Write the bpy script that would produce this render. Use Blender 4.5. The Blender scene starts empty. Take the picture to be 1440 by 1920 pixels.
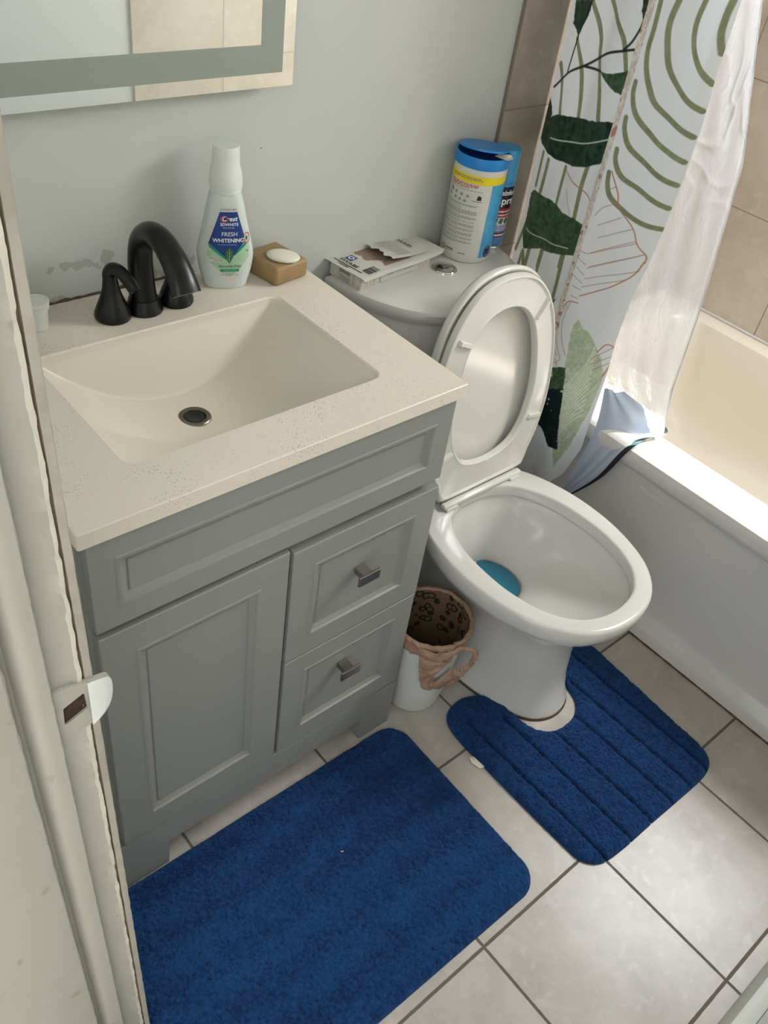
import bpy, bmesh, math, random
import numpy as np
from mathutils import Vector, Matrix, noise

PI = math.pi
random.seed(7)
RNG = np.random.default_rng(11)
SC = bpy.context.scene
COL = SC.collection

# ------------------------------------------------------------------ camera
def cam_axes(yaw, pitch, roll):
    cy, sy, cp, sp = math.cos(yaw), math.sin(yaw), math.cos(pitch), math.sin(pitch)
    f = Vector((sy * cp, cy * cp, sp)); r = Vector((cy, -sy, 0)); u = r.cross(f)
    cr, sr = math.cos(roll), math.sin(roll)
    return r * cr + u * sr, u * cr - r * sr, f
cr_, cu_, cf_ = cam_axes(0.8189, -0.71342, 0.17148)
cd = bpy.data.cameras.new('camera'); cam = bpy.data.objects.new('camera', cd); COL.objects.link(cam)
M4 = Matrix((cr_, cu_, -cf_)).transposed().to_4x4(); M4.translation = Vector((-0.90255, -1.21193, 1.58213))
cam.matrix_world = M4
cd.sensor_fit = 'VERTICAL'; cd.sensor_height = 36.0; cd.lens = 1639.636 / 1920 * 36.0
cd.clip_start = 0.02; cd.clip_end = 50
SC.camera = cam

# ------------------------------------------------------------------ light and exposure
SC.view_settings.view_transform = 'Standard'
SC.view_settings.look = 'None'
SC.view_settings.exposure = 1.14
SC.view_settings.gamma = 1.0
SC.view_settings.use_curve_mapping = False
W = bpy.data.worlds.new('world'); SC.world = W; W.use_nodes = True
W.node_tree.nodes['Background'].inputs[0].default_value = (0.96, 0.98, 1.0, 1)
W.node_tree.nodes['Background'].inputs[1].default_value = 0.66

def area(name, loc, target, sx, sy, power, color):
    d = bpy.data.lights.new(name, 'AREA'); d.shape = 'RECTANGLE'; d.size = sx; d.size_y = sy; d.energy = power; d.color = color
    o = bpy.data.objects.new(name, d); COL.objects.link(o); o.location = loc
    o.rotation_euler = (Vector(target) - Vector(loc)).to_track_quat('-Z', 'Y').to_euler()
    return o
# daylight of the window over the tub, set in front of the added blind
area('window_daylight', (1.40, -0.93, 1.74), (0.3, -0.80, 0.3), 0.62, 0.50, 15.5, (0.985, 0.995, 1.0))
# added fill lamp behind the camera, brightening the room through the doorway
area('hallway_fill', (-1.7, -1.9, 2.1), (-0.6, -0.7, 0.9), 0.9, 0.9, 4.2, (1.0, 0.985, 0.965))
sd = bpy.data.lights.new('sun', 'SUN'); sd.energy = 13.0; sd.angle = math.radians(1.6); sd.color = (1.0, 0.97, 0.92)
so = bpy.data.objects.new('sun', sd); COL.objects.link(so); so.location = (3, -2, 4)
so.rotation_euler = Vector((-1.0, 0.50, -1.28)).to_track_quat('-Z', 'Y').to_euler()

# ------------------------------------------------------------------ helpers
def lin(c):
    return tuple((x / 255 / 12.92) if x / 255 <= 0.04045 else ((x / 255 + 0.055) / 1.055) ** 2.4 for x in c)

def ob(name, verts, faces, m=None, parent=None, smooth=False, fmat=None, attr=None):
    me = bpy.data.meshes.new(name)
    if isinstance(verts, np.ndarray) and isinstance(faces, np.ndarray):
        nv, nf, k = len(verts), len(faces), faces.shape[1]
        me.vertices.add(nv); me.vertices.foreach_set('co', verts.astype(np.float32).ravel())
        me.loops.add(nf * k); me.loops.foreach_set('vertex_index', faces.astype(np.int32).ravel())
        me.polygons.add(nf); me.polygons.foreach_set('loop_start', np.arange(0, nf * k, k, dtype=np.int32))
        me.polygons.foreach_set('loop_total', np.full(nf, k, np.int32))
        me.update(calc_edges=True); me.validate()
    else:
        me.from_pydata([tuple(v) for v in verts], [], [tuple(int(i) for i in f) for f in faces]); me.update()
    ms = m if isinstance(m, (list, tuple)) else ([m] if m else [])
    for x in ms: me.materials.append(x)
    if fmat is not None: me.polygons.foreach_set('material_index', np.array(fmat, np.int32))
    if smooth is True: me.polygons.foreach_set('use_smooth', np.ones(len(me.polygons), bool))
    if attr is not None:
        a = me.color_attributes.new('print', 'FLOAT_COLOR', 'POINT'); a.data.foreach_set('color', attr.astype(np.float32).ravel())
    o = bpy.data.objects.new(name, me); COL.objects.link(o)
    if parent: o.parent = parent
    if smooth == 'auto': auto(o)
    return o

def auto(o, ang=35):
    me = o.data
    bm = bmesh.new(); bm.from_mesh(me)
    for f in bm.faces: f.smooth = True
    for e in bm.edges:
        if len(e.link_faces) == 2 and e.calc_face_angle(0) > math.radians(ang): e.smooth = False
    bm.to_mesh(me); bm.free()

def from_bm(name, bm, m, parent=None, smooth=False):
    bmesh.ops.recalc_face_normals(bm, faces=bm.faces[:])
    me = bpy.data.meshes.new(name); bm.to_mesh(me); bm.free()
    for x in (m if isinstance(m, (list, tuple)) else [m]): me.materials.append(x)
    o = bpy.data.objects.new(name, me); COL.objects.link(o)
    if parent: o.parent = parent
    if smooth == 'auto': auto(o)
    elif smooth: me.polygons.foreach_set('use_smooth', np.ones(len(me.polygons), bool))
    return o

def empty(name, label, cat, loc=(0, 0, 0), group=None):
    o = bpy.data.objects.new(name, None); COL.objects.link(o); o.location = loc; o.empty_display_size = .05
    o['label'] = label; o['category'] = cat
    if group: o['group'] = group
    return o

def tag(o, label, cat, kind=None):
    o['label'] = label; o['category'] = cat
    if kind: o['kind'] = kind
    return o

def structure(o, label=None, cat=None):
    o['kind'] = 'structure'
    if label: o['label'] = label; o['category'] = cat
    return o

def off(o, T):
    """parts are built in room coordinates: bring them into their thing's frame"""
    for c in o.children:
        c.matrix_parent_inverse = Matrix.Identity(4)
    return o

def settle(root):
    """keep room coordinates for parts whose root Empty is placed at the base of the thing"""
    inv = Matrix.Translation(-Vector(root.location)) if root.rotation_euler.z == 0 else None
    for c in root.children:
        c.data.transform(Matrix.Translation(-Vector(root.location)))
        for g in c.children:
            g.data.transform(Matrix.Translation(-Vector(root.location)))

def bm_box(bm, x0, x1, y0, y1, z0, z1, bev=0.0, seg=2, mat=0):
    r = bmesh.ops.create_cube(bm, size=1.0)
    vs = r['verts']
    for v in vs:
        v.co = Vector(((x0 + x1) / 2 + v.co.x * (x1 - x0), (y0 + y1) / 2 + v.co.y * (y1 - y0), (z0 + z1) / 2 + v.co.z * (z1 - z0)))
    fs = list({f for v in vs for f in v.link_faces})
    for f in fs: f.material_index = mat
    if bev > 0:
        es = list({e for f in fs for e in f.edges})
        bmesh.ops.bevel(bm, geom=es, offset=bev, segments=seg, affect='EDGES', profile=0.5)

def box(name, x0, x1, y0, y1, z0, z1, m, parent=None, bev=0.0, seg=2):
    bm = bmesh.new(); bm_box(bm, x0, x1, y0, y1, z0, z1, bev, seg)
    return from_bm(name, bm, m, parent, 'auto' if bev else False)

def loft(name, rings, m, parent=None, closed=True, cap0=False, cap1=False, smooth='auto', rm=None):
    n = len(rings[0]); V = [p for r in rings for p in r]; F = []; MI = []
    for i in range(len(rings) - 1):
        for j in range(n if closed else n - 1):
            k = (j + 1) % n
            F.append((i * n + j, i * n + k, (i + 1) * n + k, (i + 1) * n + j)); MI.append(rm[i] if rm else 0)
    if cap0: F.append(tuple(range(n))[::-1]); MI.append(rm[0] if rm else 0)
    if cap1: F.append(tuple((len(rings) - 1) * n + j for j in range(n))); MI.append(rm[-1] if rm else 0)
    me = bpy.data.meshes.new(name); me.from_pydata([tuple(v) for v in V], [], F)
    for x in (m if isinstance(m, (list, tuple)) else [m]): me.materials.append(x)
    me.polygons.foreach_set('material_index', np.array(MI, np.int32))
    bm = bmesh.new(); bm.from_mesh(me); bmesh.ops.recalc_face_normals(bm, faces=bm.faces[:]); bm.to_mesh(me); bm.free()
    o = bpy.data.objects.new(name, me); COL.objects.link(o)
    if parent: o.parent = parent
    if smooth == 'auto': auto(o)
    elif smooth: me.polygons.foreach_set('use_smooth', np.ones(len(me.polygons), bool))
    return o

def lathe(name, prof, m, parent=None, c=(0, 0, 0), n=48, rm=None, cap0=True, cap1=True, smooth='auto'):
    rings = [[(c[0] + r * math.cos(2 * PI * j / n), c[1] + r * math.sin(2 * PI * j / n), c[2] + z) for j in range(n)] for r, z in prof]
    return loft(name, rings, m, parent, True, cap0, cap1, smooth, rm)

def tube(name, pts, radii, m, parent=None, n=16, flat=None, cap=True):
    """radii: per point; flat: (scale along side vector, scale along up vector) per point"""
    P = [Vector(p) for p in pts]; rings = []
    side0 = None
    for i, p in enumerate(P):
        t = (P[min(i + 1, len(P) - 1)] - P[max(i - 1, 0)]).normalized()
        if side0 is None:
            side0 = t.orthogonal().normalized() if abs(t.x) > .9 else Vector((1, 0, 0))
        s = (side0 - t * side0.dot(t)).normalized(); side0 = s
        u = t.cross(s)
        a, b = flat[i] if flat else (1, 1)
        rings.append([p + s * (radii[i] * a * math.cos(2 * PI * j / n)) + u * (radii[i] * b * math.sin(2 * PI * j / n)) for j in range(n)])
    return loft(name, rings, m, parent, True, cap, cap)

def catmull(P, per=8, closed=False):
    P = [Vector(p) for p in P]; n = len(P); out = []
    rng = range(n) if closed else range(n - 1)
    for i in rng:
        if closed: p0, p1, p2, p3 = P[i - 1], P[i], P[(i + 1) % n], P[(i + 2) % n]
        else: p0, p1, p2, p3 = P[max(i - 1, 0)], P[i], P[i + 1], P[min(i + 2, n - 1)]
        for k in range(per):
            t = k / per
            out.append(0.5 * ((2 * p1) + (p2 - p0) * t + (2 * p0 - 5 * p1 + 4 * p2 - p3) * t * t + (3 * p1 - p0 - 3 * p2 + p3) * t ** 3))
    if not closed: out.append(P[-1])
    return out

def sym_loop(half, N=72):
    """half: (dx, y) from the front point to the back point; returns N points of the smooth mirrored outline"""
    left = [(-a, b) for a, b in half[1:-1]][::-1]
    c = catmull([(a, b, 0) for a, b in list(half) + left], 10, True)
    L = [0.0]
    for i in range(len(c)): L.append(L[-1] + (c[(i + 1) % len(c)] - c[i]).length)
    out = []; j = 0
    for k in range(N):
        s = L[-1] * k / N
        while L[j + 1] < s: j += 1
        t = (s - L[j]) / max(L[j + 1] - L[j], 1e-9)
        out.append(c[j].lerp(c[(j + 1) % len(c)], t))
    return [(p.x, p.y) for p in out]

def rrect(x0, x1, y0, y1, r, k=6, z=0.0):
    out = []
    for cx, cy, a0 in ((x1 - r, y1 - r, 0), (x0 + r, y1 - r, PI / 2), (x0 + r, y0 + r, PI), (x1 - r, y0 + r, 1.5 * PI)):
        for i in range(k + 1):
            a = a0 + PI / 2 * i / k
            out.append((cx + r * math.cos(a), cy + r * math.sin(a), z))
    return out

# ------------------------------------------------------------------ materials
def nd(nt, t, **kw):
    n = nt.nodes.new(t)
    for k, v in kw.items(): setattr(n, k, v)
    return n

def mat(name, rgb, rough=0.5, metal=0.0, spec=0.5, coat=0.0, sheen=0.0, trans=0.0, alpha=1.0, bump=None, mottle=None, sss=0.0, ior=1.45):
    """bump: (scale, strength, distance); mottle: (scale, amount) or (scale, amount, other rgb)"""
    m = bpy.data.materials.new(name); m.use_nodes = True; nt = m.node_tree; b = nt.nodes['Principled BSDF']
    c = lin(rgb)
    b.inputs['Base Color'].default_value = (*c, 1); b.inputs['Roughness'].default_value = rough; b.inputs['Metallic'].default_value = metal
    b.inputs['Specular IOR Level'].default_value = spec; b.inputs['Coat Weight'].default_value = coat; b.inputs['Coat Roughness'].default_value = .08
    b.inputs['Sheen Weight'].default_value = sheen; b.inputs['Transmission Weight'].default_value = trans; b.inputs['Alpha'].default_value = alpha
    b.inputs['IOR'].default_value = ior
    if sss: b.inputs['Subsurface Weight'].default_value = sss; b.inputs['Subsurface Radius'].default_value = (.01, .01, .008)
    tc = nd(nt, 'ShaderNodeTexCoord')
    if mottle:
        nz = nd(nt, 'ShaderNodeTexNoise'); nz.inputs['Scale'].default_value = mottle[0]; nz.inputs['Detail'].default_value = 6; nz.inputs['Roughness'].default_value = .6
        nt.links.new(tc.outputs['Object'], nz.inputs['Vector'])
        mr = nd(nt, 'ShaderNodeMapRange'); mr.inputs[1].default_value = .3; mr.inputs[2].default_value = .7
        nt.links.new(nz.outputs['Fac'], mr.inputs[0])
        mx = nd(nt, 'ShaderNodeMix', data_type='RGBA'); o2 = lin(mottle[2]) if len(mottle) > 2 else tuple(x * (1 - mottle[1]) for x in c)
        if len(mottle) > 2: o2 = tuple(a + (b_ - a) * mottle[1] for a, b_ in zip(c, o2))
        mx.inputs[6].default_value = (*c, 1); mx.inputs[7].default_value = (*o2, 1)
        nt.links.new(mr.outputs[0], mx.inputs[0]); nt.links.new(mx.outputs[2], b.inputs['Base Color'])
    if bump:
        nz = nd(nt, 'ShaderNodeTexNoise'); nz.inputs['Scale'].default_value = bump[0]; nz.inputs['Detail'].default_value = 4
        nt.links.new(tc.outputs['Object'], nz.inputs['Vector'])
        bp = nd(nt, 'ShaderNodeBump'); bp.inputs['Strength'].default_value = bump[1]; bp.inputs['Distance'].default_value = bump[2]
        nt.links.new(nz.outputs['Fac'], bp.inputs['Height']); nt.links.new(bp.outputs[0], b.inputs['Normal'])
    return m

def math_node(nt, op, a, b=None, c=None):
    n = nd(nt, 'ShaderNodeMath', operation=op)
    for i, v in enumerate((a, b, c)):
        if v is None: continue
        if isinstance(v, (int, float)): n.inputs[i].default_value = v
        else: nt.links.new(v, n.inputs[i])
    return n.outputs[0]

def tile_mat(name, axes, origin, step, grout_w, tile_rgb, tile2_rgb, grout_rgb, rough=.35, vein=None, scale=6.0):
    m = bpy.data.materials.new(name); m.use_nodes = True; nt = m.node_tree; b = nt.nodes['Principled BSDF']
    tc = nd(nt, 'ShaderNodeTexCoord'); sp = nd(nt, 'ShaderNodeSeparateXYZ'); nt.links.new(tc.outputs['Object'], sp.inputs[0])
    ds = []; ids = []
    for a, o_, s in zip(axes, origin, step):
        q = math_node(nt, 'DIVIDE', math_node(nt, 'SUBTRACT', sp.outputs['XYZ'.index(a)], o_), s)
        fr = math_node(nt, 'FRACT', q)
        ds.append(math_node(nt, 'MULTIPLY', math_node(nt, 'MINIMUM', fr, math_node(nt, 'SUBTRACT', 1.0, fr)), s))
        ids.append(math_node(nt, 'FLOOR', q))
    d = math_node(nt, 'MINIMUM', ds[0], ds[1])
    nz0 = nd(nt, 'ShaderNodeTexNoise'); nz0.inputs['Scale'].default_value = 60; nt.links.new(tc.outputs['Object'], nz0.inputs['Vector'])
    dj = math_node(nt, 'ADD', d, math_node(nt, 'MULTIPLY', math_node(nt, 'SUBTRACT', nz0.outputs['Fac'], .5), grout_w * .25))
    mr = nd(nt, 'ShaderNodeMapRange'); mr.inputs[1].default_value = grout_w * .42; mr.inputs[2].default_value = grout_w * .58
    nt.links.new(dj, mr.inputs[0])
    # per tile shift of the marbling
    cb = nd(nt, 'ShaderNodeCombineXYZ'); nt.links.new(math_node(nt, 'MULTIPLY', ids[0], 3.7), cb.inputs[0]); nt.links.new(math_node(nt, 'MULTIPLY', ids[1], 5.3), cb.inputs[1])
    va = nd(nt, 'ShaderNodeVectorMath', operation='ADD'); nt.links.new(tc.outputs['Object'], va.inputs[0]); nt.links.new(cb.outputs[0], va.inputs[1])
    n1 = nd(nt, 'ShaderNodeTexNoise'); n1.inputs['Scale'].default_value = scale; n1.inputs['Detail'].default_value = 9; n1.inputs['Roughness'].default_value = .62; n1.inputs['Distortion'].default_value = .25
    nt.links.new(va.outputs[0], n1.inputs['Vector'])
    m1 = nd(nt, 'ShaderNodeMapRange'); m1.inputs[1].default_value = .36; m1.inputs[2].default_value = .66; nt.links.new(n1.outputs['Fac'], m1.inputs[0])
    mx = nd(nt, 'ShaderNodeMix', data_type='RGBA'); mx.inputs[6].default_value = (*lin(tile_rgb), 1); mx.inputs[7].default_value = (*lin(tile2_rgb), 1)
    nt.links.new(m1.outputs[0], mx.inputs[0])
    n2 = nd(nt, 'ShaderNodeTexNoise'); n2.inputs['Scale'].default_value = scale * 5; n2.inputs['Detail'].default_value = 8; n2.inputs['Distortion'].default_value = .3
    nt.links.new(va.outputs[0], n2.inputs['Vector'])
    m2 = nd(nt, 'ShaderNodeMapRange'); m2.inputs[1].default_value = .55; m2.inputs[2].default_value = .72; m2.inputs[4].default_value = .45; nt.links.new(n2.outputs['Fac'], m2.inputs[0])
    mv = nd(nt, 'ShaderNodeMix', data_type='RGBA'); mv.inputs[7].default_value = (*lin(vein or tile_rgb), 1)
    nt.links.new(m2.outputs[0], mv.inputs[0]); nt.links.new(mx.outputs[2], mv.inputs[6])
    mg = nd(nt, 'ShaderNodeMix', data_type='RGBA'); mg.inputs[6].default_value = (*lin(grout_rgb), 1)
    nt.links.new(mr.outputs[0], mg.inputs[0]); nt.links.new(mv.outputs[2], mg.inputs[7]); nt.links.new(mg.outputs[2], b.inputs['Base Color'])
    rr = nd(nt, 'ShaderNodeMapRange'); rr.inputs[3].default_value = .85; rr.inputs[4].default_value = rough; nt.links.new(mr.outputs[0], rr.inputs[0]); nt.links.new(rr.outputs[0], b.inputs['Roughness'])
    bp = nd(nt, 'ShaderNodeBump'); bp.inputs['Strength'].default_value = .6; bp.inputs['Distance'].default_value = .002
    nt.links.new(mr.outputs[0], bp.inputs['Height']); nt.links.new(bp.outputs[0], b.inputs['Normal'])
    return m

M = {}
M['floor'] = tile_mat('floor_tile', 'XY', (-0.1789, -0.9584), (0.3138, 0.3138), 0.0056, (188, 182, 174), (168, 161, 152), (104, 96, 87), .32, (202, 198, 191), 7)
M['wtile_r'] = tile_mat('wall_tile_right', 'YZ', (-0.325, 0.460), (0.305, 0.305), 0.003, (206, 195, 181), (188, 175, 160), (150, 138, 124), .3, (216, 207, 195), 6)  # tile colour raised to stand in for bounce light this wall lacks
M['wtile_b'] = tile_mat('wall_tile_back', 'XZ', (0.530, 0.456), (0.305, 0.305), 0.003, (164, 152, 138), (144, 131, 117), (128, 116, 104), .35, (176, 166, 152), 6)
M['wtile_f'] = tile_mat('wall_tile_front', 'XZ', (0.385, 0.505), (0.300, 0.305), 0.003, (234, 226, 212), (218, 208, 192), (196, 186, 172), .35, (240, 235, 226), 6)  # same tile lightened in colour, as little window light reaches this wall
M['porcelain'] = mat('porcelain', (208, 206, 201), .14, spec=.5, coat=.4)
M['seat_plastic'] = mat('seat_plastic', (209, 207, 199), .16, coat=.3)
M['tub'] = mat('tub_enamel', (214, 212, 208), .16, coat=.4)
M['tub_in'] = mat('tub_enamel_inside', (222, 214, 200), .25, coat=.2)
M['cab'] = mat('cabinet_paint', (137, 139, 133), .42, bump=(220, .08, .0006))
M['cab_dark'] = mat('cabinet_inside', (70, 72, 70), .7)
M['chrome'] = mat('chrome', (225, 222, 218), .12, metal=1)
M['nickel'] = mat('brushed_nickel', (158, 152, 146), .30, metal=1)
M['drain_ring'] = mat('drain_ring_metal', (122, 118, 110), .38, metal=1)
M['black'] = mat('black_metal', (17, 17, 17), .3, metal=.3, spec=.6, bump=(600, .12, .0004))
M['white_plastic'] = mat('white_plastic', (214, 216, 210), .35)
M['white_paint_front'] = mat('white_wall_paint', (238, 241, 238), .6, bump=(30, .1, .001))
M['ceil'] = mat('ceiling_paint', (222, 222, 218), .8)
M['dark'] = mat('dark_hole', (34, 22, 15), .9, mottle=(160, .7, (74, 52, 38)))
M['drain_dark'] = mat('drain_dark', (20, 24, 24), .45)
M['trim_paint'] = mat('worn_trim_paint', (196, 199, 190), .5)
M['glass_mirror'] = mat('mirror_glass', (248, 252, 249), .015, metal=1)
M['frost'] = mat('frosted_mirror_band', (138, 148, 138), .5, metal=.0, spec=.6, coat=.3)
M['mirror_side'] = mat('mirror_edge', (120, 130, 128), .3, metal=.6)
M['caulk'] = mat('dark_gap_strip', (92, 80, 66), .9, mottle=(90, .6, (40, 33, 26)))
M['brown_soap'] = mat('brown_soap', (142, 115, 76), .55, sss=.1, mottle=(40, .25, (190, 168, 130)))
M['cream_soap'] = mat('cream_soap', (222, 219, 200), .5, sss=.15)
M['bottle'] = mat('bottle_plastic', (204, 213, 209), .22, sss=.15, coat=.2)
M['cap'] = mat('cap_plastic', (214, 218, 211), .3, bump=(300, .05, .0005))
M['bag'] = mat('brown_bag_film', (172, 138, 114), .38, trans=.0, alpha=.93, bump=(60, 1.0, .009), sss=.0)
M['navy'] = mat('navy_print', (24, 58, 130), .35)
M['white_ink'] = mat('white_ink', (232, 234, 234), .4)
M['grey_ink'] = mat('grey_ink', (128, 126, 118), .5)
M['dark_ink'] = mat('dark_ink', (38, 44, 48), .5)
M['red_ink'] = mat('red_ink', (190, 70, 66), .4)
M['teal_ink'] = mat('teal_ink', (36, 142, 112), .4)
M['palegreen_ink'] = mat('pale_green_print', (178, 208, 180), .4, mottle=(120, .6, (130, 175, 130)))
M['leaf_ink'] = mat('leaf_print', (44, 96, 58), .4)
M['copper_ink'] = mat('copper_ink', (166, 84, 60), .4)
M['blue_plastic'] = mat('blue_plastic', (26, 126, 200), .35)
M['blue_dark'] = mat('blue_plastic_shaded', (18, 84, 160), .4)  # darker copy of the lid blue; shade of the opening put into colour
M['blue_print'] = mat('blue_print', (50, 148, 200), .35, mottle=(55, .5, (100, 180, 220)))
M['yellow_ink'] = mat('yellow_print', (226, 206, 22), .4)
M['label_white'] = mat('label_white', (206, 206, 198), .4)
M['spray_blue'] = mat('spray_blue', (52, 146, 196), .3, coat=.3)
M['spray_deep'] = mat('spray_deep_blue', (40, 104, 168), .3, mottle=(60, .6, (110, 160, 210)))
M['spray_navy'] = mat('spray_navy', (20, 22, 44), .3)
M['spray_lilac'] = mat('spray_lilac', (176, 178, 206), .35, mottle=(80, .8, (120, 130, 180)))
M['spray_red'] = mat('spray_red', (150, 40, 48), .35)
M['spray_plum'] = mat('spray_plum', (96, 24, 50), .35)
M['card'] = mat('white_card', (196, 195, 186), .6)
M['card_grey'] = mat('grey_print', (160, 158, 150), .6)
M['card_tan'] = mat('tan_card_window', (142, 120, 104), .6)
M['cotton'] = mat('cotton', (214, 208, 196), .9, bump=(500, .8, .002))
M['bluewater'] = mat('blue_water', (4, 108, 136), .06, spec=.6, coat=.6)
M['grime'] = mat('grime', (104, 84, 62), .9, mottle=(80, .5))

def vcol_mat(name, rough=.5, trans=0.0, sheen=0.0, spec=.4):
    m = bpy.data.materials.new(name); m.use_nodes = True; nt = m.node_tree; b = nt.nodes['Principled BSDF']
    a = nd(nt, 'ShaderNodeVertexColor', layer_name='print')
    nt.links.new(a.outputs['Color'], b.inputs['Base Color']); b.inputs['Roughness'].default_value = rough; b.inputs['Specular IOR Level'].default_value = spec
    b.inputs['Sheen Weight'].default_value = sheen
    if trans:
        t = nd(nt, 'ShaderNodeBsdfTranslucent'); nt.links.new(a.outputs['Color'], t.inputs[0])
        mx = nd(nt, 'ShaderNodeMixShader'); mx.inputs[0].default_value = trans
        nt.links.new(b.outputs[0], mx.inputs[1]); nt.links.new(t.outputs[0], mx.inputs[2]); nt.links.new(mx.outputs[0], nt.nodes['Material Output'].inputs[0])
    return m
M['curtain'] = vcol_mat('printed_curtain', .35, .26, 0, .4)

def film_mat():
    m = bpy.data.materials.new('clear_film'); m.use_nodes = True; nt = m.node_tree; nt.nodes.clear()
    out = nd(nt, 'ShaderNodeOutputMaterial'); tr = nd(nt, 'ShaderNodeBsdfTransparent'); tr.inputs[0].default_value = (.95, .96, .97, 1)
    gl = nd(nt, 'ShaderNodeBsdfGlossy'); gl.inputs['Roughness'].default_value = .09; gl.inputs[0].default_value = (1, 1, 1, 1)
    tl = nd(nt, 'ShaderNodeBsdfTranslucent'); tl.inputs[0].default_value = (.88, .90, .96, 1)
    df = nd(nt, 'ShaderNodeBsdfDiffuse'); df.inputs[0].default_value = (.86, .89, .95, 1)
    tc = nd(nt, 'ShaderNodeTexCoord'); nz = nd(nt, 'ShaderNodeTexNoise'); nz.inputs['Scale'].default_value = 22; nz.inputs['Detail'].default_value = 8; nz.inputs['Distortion'].default_value = 2.6
    mp = nd(nt, 'ShaderNodeMapping'); mp.inputs['Scale'].default_value = (1, 1.6, .8); nt.links.new(tc.outputs['Object'], mp.inputs[0]); nt.links.new(mp.outputs[0], nz.inputs['Vector'])
    bp = nd(nt, 'ShaderNodeBump'); bp.inputs['Strength'].default_value = 1.0; bp.inputs['Distance'].default_value = .008
    nt.links.new(nz.outputs['Fac'], bp.inputs['Height']); nt.links.new(bp.outputs[0], gl.inputs['Normal']); nt.links.new(bp.outputs[0], df.inputs['Normal'])
    a = nd(nt, 'ShaderNodeMixShader'); a.inputs[0].default_value = .60; nt.links.new(df.outputs[0], a.inputs[1]); nt.links.new(tl.outputs[0], a.inputs[2])
    b_ = nd(nt, 'ShaderNodeMixShader'); b_.inputs[0].default_value = .52; nt.links.new(tr.outputs[0], b_.inputs[1]); nt.links.new(a.outputs[0], b_.inputs[2])
    fr = nd(nt, 'ShaderNodeFresnel'); fr.inputs[0].default_value = 1.5; nt.links.new(bp.outputs[0], fr.inputs['Normal'])
    c = nd(nt, 'ShaderNodeMixShader'); fm = math_node(nt, 'MULTIPLY', fr.outputs[0], 1.0); nt.links.new(fm, c.inputs[0])
    nt.links.new(b_.outputs[0], c.inputs[1]); nt.links.new(gl.outputs[0], c.inputs[2]); nt.links.new(c.outputs[0], out.inputs[0])
    return m
M['film'] = film_mat()

def quartz_mat():
    m = mat('speckled_quartz', (219, 210, 195), .38, bump=(500, .05, .0004)); nt = m.node_tree; b = nt.nodes['Principled BSDF']
    tc = nd(nt, 'ShaderNodeTexCoord'); v = nd(nt, 'ShaderNodeTexVoronoi'); v.inputs['Scale'].default_value = 380; nt.links.new(tc.outputs['Object'], v.inputs['Vector'])
    nz = nd(nt, 'ShaderNodeTexNoise'); nz.inputs['Scale'].default_value = 14; nz.inputs['Detail'].default_value = 3; nt.links.new(tc.outputs['Object'], nz.inputs['Vector'])
    th = math_node(nt, 'MULTIPLY', math_node(nt, 'MAXIMUM', math_node(nt, 'SUBTRACT', nz.outputs['Fac'], .24), 0.0), .90)
    wn = nd(nt, 'ShaderNodeSeparateColor'); nt.links.new(v.outputs['Color'], wn.inputs[0])
    on_ = math_node(nt, 'LESS_THAN', wn.outputs[0], .24)
    sp = math_node(nt, 'MULTIPLY', math_node(nt, 'LESS_THAN', v.outputs['Distance'], th), on_)
    mx = nd(nt, 'ShaderNodeMix', data_type='RGBA'); mx.inputs[6].default_value = (*lin((219, 210, 195)), 1); mx.inputs[7].default_value = (*lin((172, 165, 148)), 1)
    nt.links.new(sp, mx.inputs[0]); nt.links.new(mx.outputs[2], b.inputs['Base Color'])
    return m
M['quartz'] = quartz_mat()
M['basin'] = mat('basin_ceramic', (216, 208, 191), .28, coat=.2)

def wall_mat():
    m = mat('grey_green_wall_paint', (194, 197, 190), .62, bump=(70, .10, .0008), mottle=(5, .06)); nt = m.node_tree; b = nt.nodes['Principled BSDF']
    tc = nd(nt, 'ShaderNodeTexCoord'); sp = nd(nt, 'ShaderNodeSeparateXYZ'); nt.links.new(tc.outputs['Object'], sp.inputs[0])
    prev = b.inputs['Base Color'].links[0].from_socket
    nz = nd(nt, 'ShaderNodeTexNoise'); nz.inputs['Scale'].default_value = 22; nz.inputs['Detail'].default_value = 7; nt.links.new(tc.outputs['Object'], nz.inputs['Vector'])
    zf = nd(nt, 'ShaderNodeMapRange'); zf.inputs[1].default_value = .865; zf.inputs[2].default_value = .96; zf.inputs[3].default_value = .49; zf.inputs[4].default_value = .70
    nt.links.new(sp.outputs[2], zf.inputs[0])
    pt = math_node(nt, 'MULTIPLY', math_node(nt, 'GREATER_THAN', nz.outputs['Fac'], zf.outputs[0]), math_node(nt, 'MULTIPLY', math_node(nt, 'LESS_THAN', sp.outputs[2], .97), math_node(nt, 'LESS_THAN', sp.outputs[0], -.17)))
    mx = nd(nt, 'ShaderNodeMix', data_type='RGBA'); nt.links.new(math_node(nt, 'MULTIPLY', pt, .42), mx.inputs[0]); nt.links.new(prev, mx.inputs[6]); mx.inputs[7].default_value = (*lin((128, 124, 108)), 1)
    # small dark flecks
    v = nd(nt, 'ShaderNodeTexVoronoi'); v.inputs['Scale'].default_value = 11; nt.links.new(tc.outputs['Object'], v.inputs['Vector'])
    f2 = nd(nt, 'ShaderNodeMix', data_type='RGBA'); nt.links.new(math_node(nt, 'MULTIPLY', math_node(nt, 'LESS_THAN', v.outputs['Distance'], .02), .6), f2.inputs[0]); nt.links.new(mx.outputs[2], f2.inputs[6]); f2.inputs[7].default_value = (*lin((96, 92, 84)), 1)
    nt.links.new(f2.outputs[2], b.inputs['Base Color'])
    return m
M['wall'] = wall_mat()

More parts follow.
